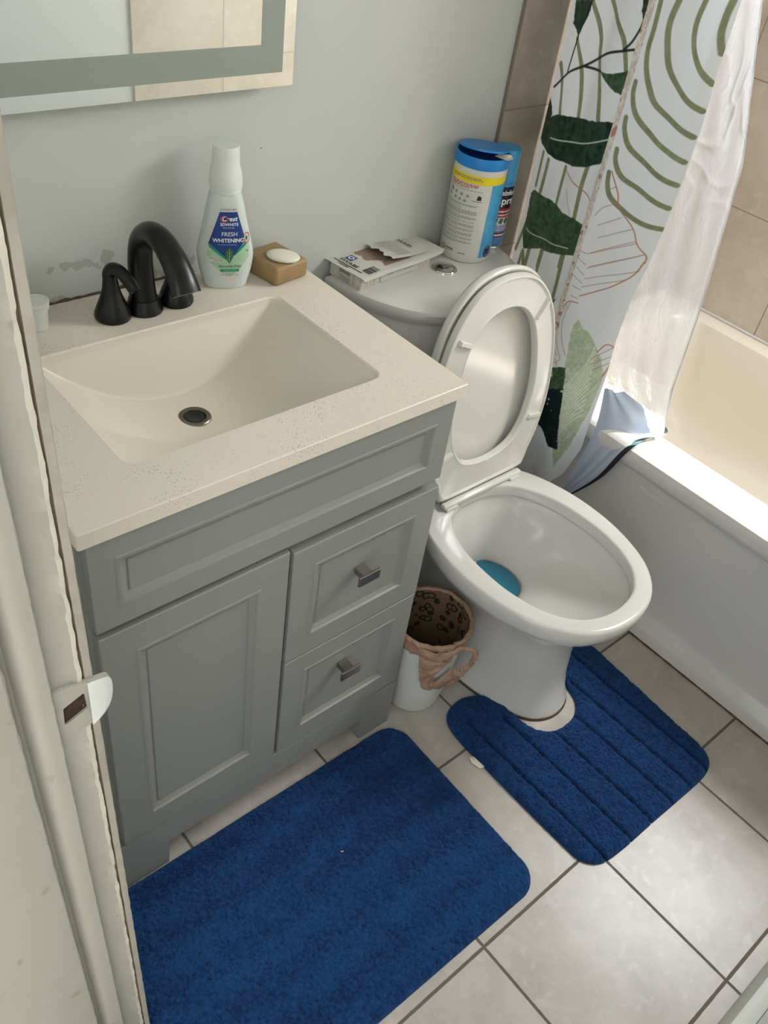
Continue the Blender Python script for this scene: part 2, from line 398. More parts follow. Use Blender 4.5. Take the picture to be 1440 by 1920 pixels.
def old_paint():
    m = mat('old_chipped_paint', (166, 163, 150), .42, bump=(26, .35, .003), mottle=(7, .30, (150, 142, 124))); nt = m.node_tree; b = nt.nodes['Principled BSDF']
    tc = nd(nt, 'ShaderNodeTexCoord'); prev = b.inputs['Base Color'].links[0].from_socket
    nz = nd(nt, 'ShaderNodeTexNoise'); nz.inputs['Scale'].default_value = 30; nz.inputs['Detail'].default_value = 5; nt.links.new(tc.outputs['Object'], nz.inputs['Vector'])
    mp = nd(nt, 'ShaderNodeMapRange'); mp.inputs[1].default_value = .66; mp.inputs[2].default_value = .72; mp.inputs[4].default_value = .6; nt.links.new(nz.outputs['Fac'], mp.inputs[0])
    mx = nd(nt, 'ShaderNodeMix', data_type='RGBA'); nt.links.new(mp.outputs[0], mx.inputs[0]); nt.links.new(prev, mx.inputs[6]); mx.inputs[7].default_value = (*lin((142, 124, 100)), 1)
    nt.links.new(mx.outputs[2], b.inputs['Base Color'])
    return m
M['old_paint'] = old_paint()
M['strip_paint'] = mat('grimy_edge_paint', (170, 163, 149), .5, bump=(90, .3, .002), mottle=(18, .25))
M['ridge_paint'] = mat('lumpy_white_paint', (196, 190, 172), .45, bump=(120, .6, .003))
M['groove'] = mat('paint_groove', (138, 124, 102), .8, bump=(90, .4, .003), mottle=(30, .3))

def rug_mat():
    m = mat('blue_pile', (16, 58, 128), .95, sheen=.35, spec=.1, bump=(520, .9, .004)); nt = m.node_tree; b = nt.nodes['Principled BSDF']
    a = nd(nt, 'ShaderNodeVertexColor', layer_name='print'); nt.links.new(a.outputs['Color'], b.inputs['Base Color'])
    b.inputs['Sheen Roughness'].default_value = .5; b.inputs['Sheen Tint'].default_value = (.25, .45, 1, 1)
    return m
M['rug'] = rug_mat()
M['rug_edge'] = mat('rug_binding', (14, 38, 88), .8)

def lace_mat():
    m = mat('patterned_bag_lining', (150, 122, 96), .5, bump=(60, .5, .004)); nt = m.node_tree; b = nt.nodes['Principled BSDF']
    tc = nd(nt, 'ShaderNodeTexCoord'); v = nd(nt, 'ShaderNodeTexVoronoi'); v.inputs['Scale'].default_value = 44; nt.links.new(tc.outputs['Object'], v.inputs['Vector'])
    r = math_node(nt, 'LESS_THAN', math_node(nt, 'ABSOLUTE', math_node(nt, 'SUBTRACT', v.outputs['Distance'], .34)), .085)
    sp = nd(nt, 'ShaderNodeSeparateXYZ'); nt.links.new(tc.outputs['Object'], sp.inputs[0])
    up = math_node(nt, 'MULTIPLY', r, math_node(nt, 'GREATER_THAN', sp.outputs[2], .10))
    mx = nd(nt, 'ShaderNodeMix', data_type='RGBA'); nt.links.new(math_node(nt, 'MULTIPLY', up, .95), mx.inputs[0])
    mx.inputs[6].default_value = (*lin((122, 98, 76)), 1); mx.inputs[7].default_value = (*lin((34, 40, 34)), 1)
    nt.links.new(mx.outputs[2], b.inputs['Base Color'])
    return m
M['lace'] = lace_mat()

# ================================================================== the room
H = 0.87            # counter top
RX, FY, LX, CZ = 1.43, -1.33, -0.742, 2.35
fl = box('floor', -1.75, RX + .1, FY - .8, .1, -.06, 0, M['floor']); structure(fl)
structure(box('ceiling', -.83, RX + .1, FY - .1, .1, CZ, CZ + .06, M['ceil']))
structure(box('wall_back', -.83, .53, 0, .1, 0, CZ, M['wall']))
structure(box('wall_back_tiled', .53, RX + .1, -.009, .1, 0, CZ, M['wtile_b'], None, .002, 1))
bm = bmesh.new()
WY0, WY1, WZ0, WZ1 = -1.27, -.58, 1.29, 2.02
bm_box(bm, RX, RX + .1, FY - .1, 0, 0, WZ0); bm_box(bm, RX, RX + .1, FY - .1, 0, WZ1, CZ)
bm_box(bm, RX, RX + .1, FY - .1, WY0, WZ0, WZ1); bm_box(bm, RX, RX + .1, WY1, 0, WZ0, WZ1)
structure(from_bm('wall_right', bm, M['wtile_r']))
structure(box('wall_front', LX - .12, .385, FY - .1, FY, 0, CZ, M['white_paint_front']))
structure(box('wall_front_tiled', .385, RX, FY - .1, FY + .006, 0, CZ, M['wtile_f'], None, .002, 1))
structure(box('baseboard_front', LX - .12, .385, FY, FY + .028, 0, .21, M['trim_paint'], None, .006, 2))
bm = bmesh.new()
bm_box(bm, LX - .12, LX, -.69, 0, 0, CZ); bm_box(bm, LX - .12, LX, FY, -.69, 2.05, CZ)
structure(from_bm('wall_left', bm, M['white_paint_front']))
# window over the tub: frame, sill and an added unseen blind masking the sun
win = bpy.data.objects.new('window_1', None); COL.objects.link(win); win['kind'] = 'structure'
bm = bmesh.new()
for a in ((RX + .03, RX + .07, WY0, WY0 + .035, WZ0, WZ1), (RX + .03, RX + .07, WY1 - .035, WY1, WZ0, WZ1), (RX + .03, RX + .07, WY0, WY1, WZ1 - .035, WZ1)): bm_box(bm, *a)
from_bm('window_frame', bm, M['white_plastic'], win)
box('window_sill', RX - .015, RX + .1, WY0, WY1, WZ0 - .02, WZ0, M['white_plastic'], win, .003)
box('sun_mask_blind', RX + .012, RX + .022, WY0, WY1, WZ0 + .15, WZ1, M['white_paint_front'], win)

# ---- door jamb in front of the camera: painted profile run up the opening
prof = [(-.742, -.690), (-.7350, -.700), (-.7180, -.7440), (-.7180, -.7495), (-.7190, -.7502), (-.7252, -.7500), (-.7258, -.7470), (-.7272, -.7470), (-.7280, -.7514), (-.7318, -.7520),
        (-.7365, -.7500), (-.750, -.7500), (-.7560, -.7505), (-.7566, -.7585), (-.7582, -.7615), (-.7650, -.7618), (-.7715, -.7608), (-.7770, -.7580), (-.7805, -.7530), (-.7825, -.7500), (-.7885, -.7500),
        (-.7893, -.7640), (-.7915, -.7690), (-.800, -.7715), (-.84, -.7740), (-.90, -.7760), (-.93, -.7760), (-.93, -.690)]
rough_amt = [0, 0, .0003, .0004, .0003, .0003, .0003, .0004, .0011, .0013, .0008, .0005, .0004, .0006, .0005, .0003, .0003, .0003, .0003, .0002, .0002, .0008, .0008, .0006, .0005, .0004, 0, 0]
NZ = 520; V = []; 
for i in range(NZ + 1):
    z = 2.06 * i / NZ
    dx = -.0129 * (z - .12)
    for j, (x, y) in enumerate(prof):
        a = rough_amt[j]
        n1 = noise.noise(Vector((z * 55, j * 1.7, 3))) + .6 * noise.noise(Vector((z * 140, j * 2.3, 9)))
        n2 = noise.noise(Vector((z * 18, j * .9, 5))) + .7 * noise.noise(Vector((z * 75, j * 1.1, 1)))
        V.append((x + dx + a * n1, y - a * n2 * 1.3, z))
F = []; n = len(prof)
for i in range(NZ):
    for j in range(n):
        k = (j + 1) % n
        F.append((i * n + j, i * n + k, (i + 1) * n + k, (i + 1) * n + j))
MI = [1 if (f % n) in (5, 6) else (2 if (f % n) in (3, 4) else (3 if (f % n) in (7, 8) else 0)) for f in range(len(F))]
jam = ob('trim_1', V, F, [M['old_paint'], M['groove'], M['strip_paint'], M['ridge_paint']], None, 'auto', MI); structure(jam)

# ---- strike plate on the jamb
zs, dxs = .940, -.0129 * (.926 - .12)
sp = empty('strike_plate', 'white painted strike plate with a rounded lip and dark latch hole on the door jamb', 'strike plate', (-.742 + dxs, -.7505, zs))
def plate_outline():
    return [(-.770, -.034), (-.770, .024), (-.762, .030), (-.735, .024), (-.720, .016), (-.713, .007), (-.7108, -.006), (-.713, -.020), (-.720, -.028), (-.735, -.033), (-.762, -.038)]
po = [(x + .010 + dxs, z + zs) for x, z in plate_outline()]
hl = [(-.7560 + .006 + dxs, zs - .018), (-.7345 + .006 + dxs, zs - .009), (-.7345 + .005 + dxs, zs + .013), (-.7560 + .007 + dxs, zs + .005)]
pc = catmull([(x, z, 0) for x, z in po], 6, True); hc = catmull([(x, z, 0) for x, z in hl], 2, True)
hc = [Vector((x, z, 0)) for x, z in hl]
def ringpts(poly, N=48):
    L = [0.0]
    for i in range(len(poly)): L.append(L[-1] + (poly[(i + 1) % len(poly)] - poly[i]).length)
    cx = sum(p.x for p in hc) / 4; cz = sum(p.y for p in hc) / 4
    out = []
    for k in range(N):
        a = 2 * PI * k / N; d = Vector((math.cos(a), math.sin(a), 0)); best = None
        for i in range(len(poly)):
            p, q = poly[i], poly[(i + 1) % len(poly)]; e = q - p
            den = d.x * e.y - d.y * e.x
            if abs(den) < 1e-12: continue
            wx, wy = p.x - cx, p.y - cz
            t = (wx * e.y - wy * e.x) / den; s = (wx * d.y - wy * d.x) / den
            if t > 0 and -1e-6 <= s <= 1 + 1e-6 and (best is None or t > best): best = t
        out.append((cx + d.x * best, cz + d.y * best))
    return out
ro, ri = ringpts(pc), ringpts(hc)
def yl(x):   # the lip bends a little towards the room
    t = max(0, (x - (-.7268 + dxs)) / .016); return -.7530 + .0035 * t * t
rings = [[(x, yl(x) + .004, z) for x, z in ro], [(x, yl(x), z) for x, z in ro],
         [(a[0] * .97 + b[0] * .03, yl(a[0]) - .0014, a[1] * .97 + b[1] * .03) for a, b in zip(ro, ri)],
         [(a[0] * .5 + b[0] * .5, yl(a[0] * .5 + b[0] * .5) - .0016, a[1] * .5 + b[1] * .5) for a, b in zip(ro, ri)],
         [(x, yl(x) - .0012, z) for x, z in ri], [(x, yl(x) + .004, z) for x, z in ri]]
pl = loft('plate', rings, M['white_plastic_old'] if 'white_plastic_old' in M else M['old_paint'], sp)
tip = sorted([(a, b) for a, b in ro if a > -.7300 + dxs], key=lambda p: p[1])
lr = [[(x, yl(x) - .0019, z) for x, z in ro if x > -.7285 + dxs]]
lip = loft('lip', [[(-.7262 + dxs + (x + .7262 - dxs) * k, yl(-.7262 + dxs + (x + .7262 - dxs) * k) - .0020 - .0012 * math.sin(PI * k), zs + (z - zs) * (1 - .04 * k * 0)) for x, z in tip] for k in (0, .4, .7, .92, 1.0)], M['white_plastic'], sp, closed=False)
lip['label'] = 'bare white lip'
hb = ob('latch_hole', [(x, -.7522, z) for x, z in ri] + [(x, -.742, z) for x, z in ri], [tuple(range(len(ri))), ] , M['dark'], sp)
settle(sp)

# ================================================================== vanity
DY = -.490   # front plane of doors and drawers
van = empty('vanity_cabinet', 'grey painted vanity cabinet with one panel door and two drawers under the sink top', 'cabinet', (-.313, -.24, 0))
bm = bmesh.new()
bm_box(bm, -.628, -.606, -.472, -.004, .0, .845); bm_box(bm, -.024, -.006, -.470, -.004, .0, .845)
bm_box(bm, -.606, -.024, -.020, -.004, .12, .845); bm_box(bm, -.606, -.024, -.470, -.020, .125, .14)
bm_box(bm, -.624, -.006, -.474, -.455, .13, .155); bm_box(bm, -.624, -.006, -.474, -.455, .66, .845)
bm_box(bm, -.624, -.600, -.474, -.455, .155, .66); bm_box(bm, -.030, -.006, -.474, -.455, .155, .66); bm_box(bm, -.322, -.300, -.474, -.455, .155, .66)
from_bm('carcass', bm, M['cab'], van)
# base board with two feet
bp = [(-.624, 0), (-.540, 0), (-.536, .071), (-.092, .071), (-.088, 0), (-.008, 0), (-.006, .1415), (-.624, .1415)]
bm = bmesh.new()
v0 = [bm.verts.new((x, DY, z)) for x, z in bp]; v1 = [bm.verts.new((x, -.462, z)) for x, z in bp]
bm.faces.new(v0); bm.faces.new(v1[::-1])
for i in range(len(bp)): bm.faces.new((v0[i], v1[i], v1[(i + 1) % 8], v0[(i + 1) % 8]))
from_bm('base_board', bm, M['cab'], van)
def panel(name, x0, x1, z0, z1, mw, parent, th=.019):
    """a routed front: flat frame, small bead, cove down to a recessed panel, as nested loops"""
    steps = [(0, -th), (0, .0016 * -1), (.0018, 0), (mw, 0), (mw + .0015, .0012), (mw + .0055, .0010), (mw + .0075, -.0028), (mw + .0155, -.0062), (mw + .0175, -.0072), (mw + .0185, -.0052)]
    rings = []
    for ins, d in steps:
        rings.append([(x0 + ins, DY - d, z0 + ins), (x1 - ins, DY - d, z0 + ins), (x1 - ins, DY - d, z1 - ins), (x0 + ins, DY - d, z1 - ins)])
    V = [p for r in rings for p in r]; F = []
    for i in range(len(rings) - 1):
        for j in range(4):
            k = (j + 1) % 4; F.append((i * 4 + j, i * 4 + k, (i + 1) * 4 + k, (i + 1) * 4 + j))
    F.append((3, 2, 1, 0)); q = (len(rings) - 1) * 4; F.append((q, q + 1, q + 2, q + 3))
    me = bpy.data.meshes.new(name); me.from_pydata(V, [], F); me.materials.append(M['cab'])
    b = bmesh.new(); b.from_mesh(me); bmesh.ops.recalc_face_normals(b, faces=b.faces[:]); b.to_mesh(me); b.free()
    o = bpy.data.objects.new(name, me); COL.objects.link(o); o.parent = parent
    return o
panel('false_drawer_front', -.6185, -.0095, .6865, .8435, .034, van)
panel('door', -.6175, -.3140, .1435, .6745, .050, van)
dr1 = panel('drawer', -.3065, -.0065, .4075, .6665, .043, van)
dr2 = panel('drawer', -.3065, -.0075, .1435, .4050, .043, van)
for dr, kx, kz in ((dr1, -.1630, .5550), (dr2, -.1700, .3110)):
    bm = bmesh.new()
    bm_box(bm, kx - .010, kx + .010, DY - .021, DY + .001 + .004, kz - .007, kz + .007, .0008, 1)
    bm_box(bm, kx - .0225, kx + .0225, DY - .0250, DY - .0205, kz - .0105, kz + .0105, .0007, 1)
    k = from_bm('knob', bm, M['nickel'], dr); k['label'] = 'square polished metal knob'
settle(van)

# ---- sink top with the basin cast in
ct = empty('sink_top', 'speckled off-white vanity top with an integrated rectangular trough basin', 'sink', (-.313, -.245, .846))
X0, X1, Y0, Y1 = -.630, .004, -.4940, -.002
bx0, bx1, by0, by1 = -.522, -.098, -.413, -.131
K = 7
outer = rrect(X0, X1, Y0, Y1, .003, K); inner = rrect(bx0, bx1, by0, by1, .020, K)
inner2 = rrect(bx0 + .0025, bx1 - .0025, by0 + .0025, by1 - .0025, .018, K)
def at(r, z): return [(p[0], p[1], z) for p in r]
o1 = rrect(X0 + .0015, X1 - .0015, Y0 + .0015, Y1 - .0015, .003, K)
loft('slab', [at(inner, H - .024), at(outer, H - .024), at(outer, H - .0015), at(o1, H), at(inner, H), at(inner2, H - .0022)], M['quartz'], ct)
def basin_z(x, y):
    u = (x - (bx0 + bx1) / 2) / ((bx1 - bx0) / 2); w = max(0.0, 1 - abs(u) ** 2.05)
    g_ = 1 - .50 * max(0.0, min(1.0, (-.285 - y) / .128)) ** 1.3; fl_ = -.006 - .098 * w * g_
    back = -.004 - (by1 - y) * 2.35
    front = -.002 - (y - by0) * 4.2
    side = -.002 - (min(x - bx0, bx1 - x)) * 2.6
    def smax(a, b, k): return .5 * (a + b + math.sqrt((a - b) ** 2 + k * k))
    z = smax(fl_, back, .004); z = smax(z, front, .012); z = smax(z, side, .006)
    if math.hypot(x + .323, y + .240) < .0174: z -= .014
    return z
# basin grid with the same rounded outline
G = 110; NR = len(inner2); V = []; F = []
cx, cy = -.323, -.240
for i in range(G + 1):
    t = i / G
    for p in inner2:
        x = p[0] + (cx - p[0]) * t; y = p[1] + (cy - p[1]) * t
        z = H - .0022 if i == 0 else H + basin_z(x, y)
        if i == 1: z = min(z, H - .004)
        V.append((x, y, min(z, H - .0022)))
# finer outline
def densify(r, m):
    out = []
    for i in range(len(r)):
        a, b = Vector(r[i]), Vector(r[(i + 1) % len(r)]); k = max(1, int((b - a).length / m))
        out += [tuple(a.lerp(b, j / k)) for j in range(k)]
    return out
dn = densify(inner2, .0045); V = []; NR = len(dn)
for i in range(G + 1):
    t = i / G
    for p in dn:
        x = p[0] + (cx - p[0]) * t; y = p[1] + (cy - p[1]) * t
        V.append((x, y, min(H + basin_z(x, y), H - .0022) if i else H - .0022))
for i in range(G):
    for j in range(NR):
        k = (j + 1) % NR; F.append((i * NR + j, i * NR + k, (i + 1) * NR + k, (i + 1) * NR + j))
ob('basin', V, F, M['basin'], ct, True)
zd = H + basin_z(cx, cy) + .014
dn_ = lathe('drain', [(.0255, -.004), (.0255, .0015), (.024, .0030), (.0180, .0026), (.0172, .0008), (.0168, -.004)], [M['drain_ring']], ct, (cx, cy, zd), 40, None, False, False)
lathe('drain_stopper', [(.0170, -.001), (.0140, .0008), (.0120, .0012), (.0105, .0002), (.0, .0002)], M['drain_dark'], dn_, (cx, cy, zd), 32, None, False, False)
settle(ct)
# dark strip along the gap where the top meets the wall
bm = bmesh.new()
r = []
for i in range(90):
    x = X0 + .01 + (.40) * i / 89; h = .0035 + .0035 * noise.noise(Vector((x * 60, 0, 0))); d = .003 + .0015 * noise.noise(Vector((x * 80, 4, 0)))
    r.append([(x, -.001, H + h), (x, -.001 - d * .6, H + h * .5), (x, -.001 - d, H + .0004)])
ca = loft('gap_strip', r, M['caulk'], None, closed=False, smooth=True)
tag(ca, 'dark strip along the gap where the sink top meets the grey wall', 'caulk')

# ================================================================== faucet (widespread, three pieces cast as one set)
fa = empty('faucet', 'matt black widespread faucet with arched spout and two lever handles on the sink top', 'faucet', (-.312, -.077, H))
fx, fy = -.3135, -.077
lathe('spout_base', [(.0285, 0), (.0295, .002), (.0285, .006), (.0255, .013), (.0225, .022)], M['black'], fa, (fx, fy, H), 40)
path = catmull([(fx, fy, H + .008), (fx, fy + .003, H + .045), (fx, fy + .004, H + .085), (fx, fy - .004, H + .116), (fx, fy - .028, H + .1385), (fx, fy - .060, H + .1420), (fx, fy - .092, H + .1290), (fx, fy - .117, H + .106), (fx, fy - .1300, H + .088)], 8)
npt = len(path)
tube('spout', path, [np.interp(i / (npt - 1), [0, .12, .3, .5, .7, 1], [.0225, .0198, .0186, .0176, .0176, .0182]) for i in range(npt)], M['black'], fa, 28,
     [(np.interp(i / (npt - 1), [0, .4, .7, 1], [1, 1.0, 1.12, 1.30]), np.interp(i / (npt - 1), [0, .4, .7, 1], [1, .95, .78, .62])) for i in range(npt)])
for hx, sg_ in ((-.3665, 1), (-.2570, -1)):
    hy = -.077
    hd = lathe('handle_base', [(.0265, 0), (.0280, .003), (.0275, .009), (.0235, .019), (.0175, .034), (.0130, .049), (.0112, .062), (.0100, .071)], M['black'], fa, (hx, hy, H), 36)
    pth = catmull([(hx, hy, H + .059), (hx - .0005 * sg_, hy + .001, H + .072), (hx + .002 * sg_, hy - .006, H + .0820), (hx + .007 * sg_, hy - .018, H + .0825), (hx + .013 * sg_, hy - .034, H + .0730), (hx + .017 * sg_, hy - .047, H + .0610)], 6)
    m_ = len(pth)
    tube('lever', pth, [np.interp(i / (m_ - 1), [0, .3, .7, .97, 1], [.0104, .0100, .0096, .0100, .0075]) for i in range(m_)], M['black'], hd, 20)
settle(fa)

# ================================================================== little white cup at the jamb
cu = empty('small_cup', 'small white plastic tub with a ribbed lid at the left end of the sink top', 'cup', (-.475, -.056, H))
lathe('cup_body', [(.0135, 0), (.0145, .001), (.0165, .034)], M['white_plastic'], cu, (-.475, -.056, H), 32)
lathe('cup_lid', [(.0185, .0325), (.0190, .034), (.0190, .0380), (.0180, .0385), (.0195, .0392), (.0195, .0440), (.0185, .0450), (.0165, .0450), (.0155, .0435), (.0, .0435)], M['white_plastic'], cu, (-.475, -.056, H), 40, None, True, False)
settle(cu)

# ================================================================== mirror
mi = empty('bathroom_mirror', 'rectangular wall mirror with a frosted light band set in from its polished edge', 'mirror', (-.34, -.003, 1.166))
mx0, mx1, mz0, mz1, my = -.662, -.018, 1.166, 1.98, -.035
box('back_box', mx0 + .02, mx1 - .012, my + .004, -.001, mz0 + .012, mz1 - .02, M['mirror_side'], mi)
box('mirror_pane', mx0, mx1, my, my + .005, mz0, mz1, M['glass_mirror'], mi)
bo = (mx0 + .021, mx1 - .021, mz0 + .0205, mz1 - .021); bi = (mx0 + .061, mx1 - .061, mz0 + .0605, mz1 - .061)
V = []
for (a, b, c, d) in (bo, bi):
    for yy in (my + .0005, my - .0006): V += [(a, yy, c), (b, yy, c), (b, yy, d), (a, yy, d)]
F = []
for j in range(4):
    k = (j + 1) % 4
    F += [(4 + j, 4 + k, 12 + k, 12 + j), (j, k, 4 + k, 4 + j), (8 + j, 12 + j, 12 + k, 8 + k)]
ob('frosted_band', V, F, M['frost'], mi)['label'] = 'frosted grey-green band'
settle(mi)

# ================================================================== decals: print and lettering as thin geometry
def text_geo(s, size, bold=False, align='CENTER'):
    c = bpy.data.curves.new('t', 'FONT'); c.body = s; c.size = size; c.align_x = align; c.align_y = 'CENTER'; c.resolution_u = 3
    if bold: c.offset = size * .018
    o = bpy.data.objects.new('t', c); COL.objects.link(o)
    dg = bpy.context.evaluated_depsgraph_get(); me = bpy.data.meshes.new_from_object(o.evaluated_get(dg))
    V = [(v.co.x, v.co.y) for v in me.vertices]; F = [tuple(p.vertices) for p in me.polygons]
    bpy.data.objects.remove(o); bpy.data.curves.remove(c); bpy.data.meshes.remove(me)
    return V, F

class Decal:
    def __init__(s, fn): s.fn = fn; s.V = []; s.F = []; s.MI = []; s.mats = []
    def mi(s, m):
        if m not in s.mats: s.mats.append(m)
        return s.mats.index(m)
    def add(s, V2, F, m, h):
        b = len(s.V); s.V += [s.fn(u, v, h) for u, v in V2]; s.F += [tuple(i + b for i in f) for f in F]; s.MI += [s.mi(m)] * len(F)
    def text(s, t, u, v, size, m, h=.0006, bold=False, sx=1.0, shear=0.0, align='CENTER', rot=0.0):
        V, F = text_geo(t, size, bold, align); c, n = math.cos(rot), math.sin(rot)
        s.add([(u + (x * sx + y * shear) * c - y * n, v + (x * sx + y * shear) * n + y * c) for x, y in V], F, m, h)
    def poly(s, P, m, h=.0003, sub=.006):
        """convex or star polygon about its centroid, cut into small quads so it follows the surface"""
        cu = sum(p[0] for p in P) / len(P); cv = sum(p[1] for p in P) / len(P)
        D = []
        for i in range(len(P)):
            a, b = P[i], P[(i + 1) % len(P)]; k = max(1, int(math.hypot(a[0] - b[0], a[1] - b[1]) / sub))
            D += [(a[0] + (b[0] - a[0]) * j / k, a[1] + (b[1] - a[1]) * j / k) for j in range(k)]
        R = max(2, int(max(math.hypot(p[0] - cu, p[1] - cv) for p in P) / sub)); V = []; F = []; N = len(D)
        for i in range(R):
            t = i / R; V += [(p[0] + (cu - p[0]) * t, p[1] + (cv - p[1]) * t) for p in D]
        V.append((cu, cv))
        for i in range(R - 1):
            for j in range(N): F.append((i * N + j, i * N + (j + 1) % N, (i + 1) * N + (j + 1) % N, (i + 1) * N + j))
        for j in range(N): F.append(((R - 1) * N + j, (R - 1) * N + (j + 1) % N, len(V) - 1))
        s.add(V, F, m, h)
    def rect(s, u0, u1, v0, v1, m, h=.0003, sub=.004):
        nu = max(1, int((u1 - u0) / sub) + 1); nv = max(1, int((v1 - v0) / (sub * 3)) + 1)
        V = [(u0 + (u1 - u0) * i / nu, v0 + (v1 - v0) * j / nv) for j in range(nv + 1) for i in range(nu + 1)]
        F = [(j * (nu + 1) + i, j * (nu + 1) + i + 1, (j + 1) * (nu + 1) + i + 1, (j + 1) * (nu + 1) + i) for j in range(nv) for i in range(nu)]
        s.add(V, F, m, h)
    def ring(s, u, v, r, w, m, h=.0005, n=28, e=1.0):
        V = []
        for k in range(n):
            a = 2 * PI * k / n; V += [(u + (r - w / 2) * math.cos(a) * e, v + (r - w / 2) * math.sin(a)), (u + (r + w / 2) * math.cos(a) * e, v + (r + w / 2) * math.sin(a))]
        s.add(V, [(2 * k, 2 * k + 1, (2 * k + 3) % (2 * n), (2 * k + 2) % (2 * n)) for k in range(n)], m, h)
    def fine(s, u0, u1, v, hgt, m, rnd, h=.0005):
        """a line of print too small to read: word-length marks"""
        u = u0
        while u < u1 - .002:
            w = min(rnd.uniform(.0025, .0080), u1 - u); s.rect(u, u + w, v - hgt / 2, v + hgt / 2, m, h, .004); u += w + .0011
    def build(s, name, parent): return ob(name, s.V, s.F, s.mats, parent, False, s.MI)

# ================================================================== mouthwash bottle
bcx, bcy, rot = -.1520, -.0560, math.radians(-24)
bo_ = empty('mouthwash_bottle', 'pale mouthwash bottle with white cap and blue and green label behind the basin', 'bottle', (bcx, bcy, H))
prof_b = [(0, .0385, .0250), (.002, .0405, .0268), (.010, .0420, .0280), (.030, .0480, .0295), (.048, .0510, .0300), (.058, .0518, .0300), (.066, .0512, .0300), (.090, .0455, .0295), (.120, .0385, .0285), (.145, .0335, .0270), (.158, .0303, .0258), (.166, .0280, .0250), (.170, .0262, .0245)]
prof_b = [(z, a * .95, b * .97) for z, a, b in prof_b]
zz = [p[0] for p in prof_b]
def b_ab(z): return float(np.interp(z, zz, [p[1] for p in prof_b])), float(np.interp(z, zz, [p[2] for p in prof_b]))
def bsec(z, N=64, n=2.7):
    a, b = b_ab(z); out = []
    for j in range(N):
        t = 2 * PI * j / N; c, s_ = math.cos(t), math.sin(t)
        x = a * math.copysign(abs(c) ** (2 / n), c); y = b * math.copysign(abs(s_) ** (2 / n), s_); out.append((x, y))
    return out
def bw(x, y, z):
    k = .935; return (bcx + k * (x * math.cos(rot) - y * math.sin(rot)), bcy + k * (x * math.sin(rot) + y * math.cos(rot)), H + k * z)
zs_ = sorted(set(list(zz) + list(np.linspace(0, .170, 30))))
loft('bottle_body', [[bw(x, y, z) for x, y in bsec(z)] for z in zs_], M['bottle'], bo_, True, True, True)
lathe('cap', [(r_ * .90, z_ * .935) for r_, z_ in ((.0262, .168), (.0272, .1705), (.0272, .1735), (.0262, .1750), (.0285, .1760), (.0290, .180), (.0283, .196), (.0262, .206), (.0240, .212), (.0234, .228), (.0230, .2425), (.0222, .2440), (.0, .2440))], M['cap'], bo_, (bcx, bcy, H), 48, None, False, False)
def bfn(u, v, h):
    u *= .97
    v = .056 + (v - .056) * .97 if v > .056 else v
    a, b = b_ab(v); n = 2.7
    q = min(abs(u) / (a + 1e-9), .995); y = -(b * (1 - q ** n) ** (1 / n)) - h
    return bw(u, y, v)
d = Decal(bfn)
d.poly([(-.0155, .158), (.0165, .158), (.0240, .140), (.0345, .105), (.0420, .075), (.0410, .062), (.018, .022), (.004, .010), (-.010, .022), (-.0385, .058), (-.0400, .072), (-.0310, .110)], M['label_white'], .0003, .004)
d.poly([(-.0365, .066), (-.0345, .078), (-.012, .066), (.003, .052), (.022, .072), (.0385, .088), (.0400, .074), (.0395, .062), (.018, .034), (.004, .026), (-.012, .034), (-.037, .058)], M['palegreen_ink'], .0005, .004)
d.poly([(-.0325, .080), (-.0345, .089), (-.020, .080), (.000, .060), (-.003, .057)], M['teal_ink'], .0007, .004)
d.poly([(.0335, .084), (.0325, .090), (.015, .074), (.010, .065), (.014, .066)], M['teal_ink'], .0007, .004)
d.poly([(-.0140, .1445), (.0165, .1445), (.0300, .100), (.0280, .088), (.0035, .056), (-.0330, .088)], M['navy'], .0009, .004)
d.poly([(.0035, .083), (.0105, .072), (.0095, .062), (.0035, .050), (-.0045, .062), (-.0050, .072)], M['leaf_ink'], .0012, .003)
d.rect(.0030, .0036, .052, .077, M['palegreen_ink'], .0014, .003)
for k_ in range(3):
    for sg in (-1, 1):
        d.poly([(.0033, .056 + .006 * k_), (.0033 + sg * .005, .062 + .006 * k_), (.0033 + sg * .005, .0614 + .006 * k_), (.0033, .0554 + .006 * k_)], M['palegreen_ink'], .0014, .002)
d.text('ALCOHOL FREE', .0010, .1485, .0040, M['dark_ink'], .0006)
d.text('Crest', .0035, .1325, .0118, M['white_ink'], .0013, True, 1.0, .22)
d.ring(-.0060, .1325, .0050, .0017, M['red_ink'], .0015, 24, 1.2)
d.text('3DWHITE', .0025, .1225, .0074, M['white_ink'], .0013, True)
d.text('multi-care rinse', .0015, .1170, .0032, M['white_ink'], .0013)
d.text('FRESH', .0030, .1050, .0104, M['white_ink'], .0013)
d.text('WHITENING', .0015, .0935, .0098, M['white_ink'], .0013, True)
d.fine(-.018, .016, .0860, .0008, M['palegreen_ink'], random.Random(4), .0013)
d.rect(-.0385, -.0125, .0535, .0625, M['label_white'], .0010, .004)
d.text('WHITENS NEW', -.0225, .0600, .0030, M['dark_ink'], .0013); d.text('SURFACES', -.0180, .0560, .0030, M['dark_ink'], .0013)
d.text('Peroxide-Free', .0045, .0455, .0070, M['dark_ink'], .0013)
d.rect(-.0130, .0210, .0350, .0400, M['teal_ink'], .0010, .004); d.text('Whitening Rinse', .0040, .0375, .0035, M['palegreen_ink'], .0013)
d.text('500 mL (16.9 fl oz)', .0040, .0290, .0042, M['grey_ink'], .0013)
d.ring(.0335, .0960, .0092, .0014, M['copper_ink'], .0016, 30, .72); d.poly([(.0335, .1035), (.0385, .0960), (.0335, .0885), (.0285, .0960)], M['label_white'], .0014, .003)
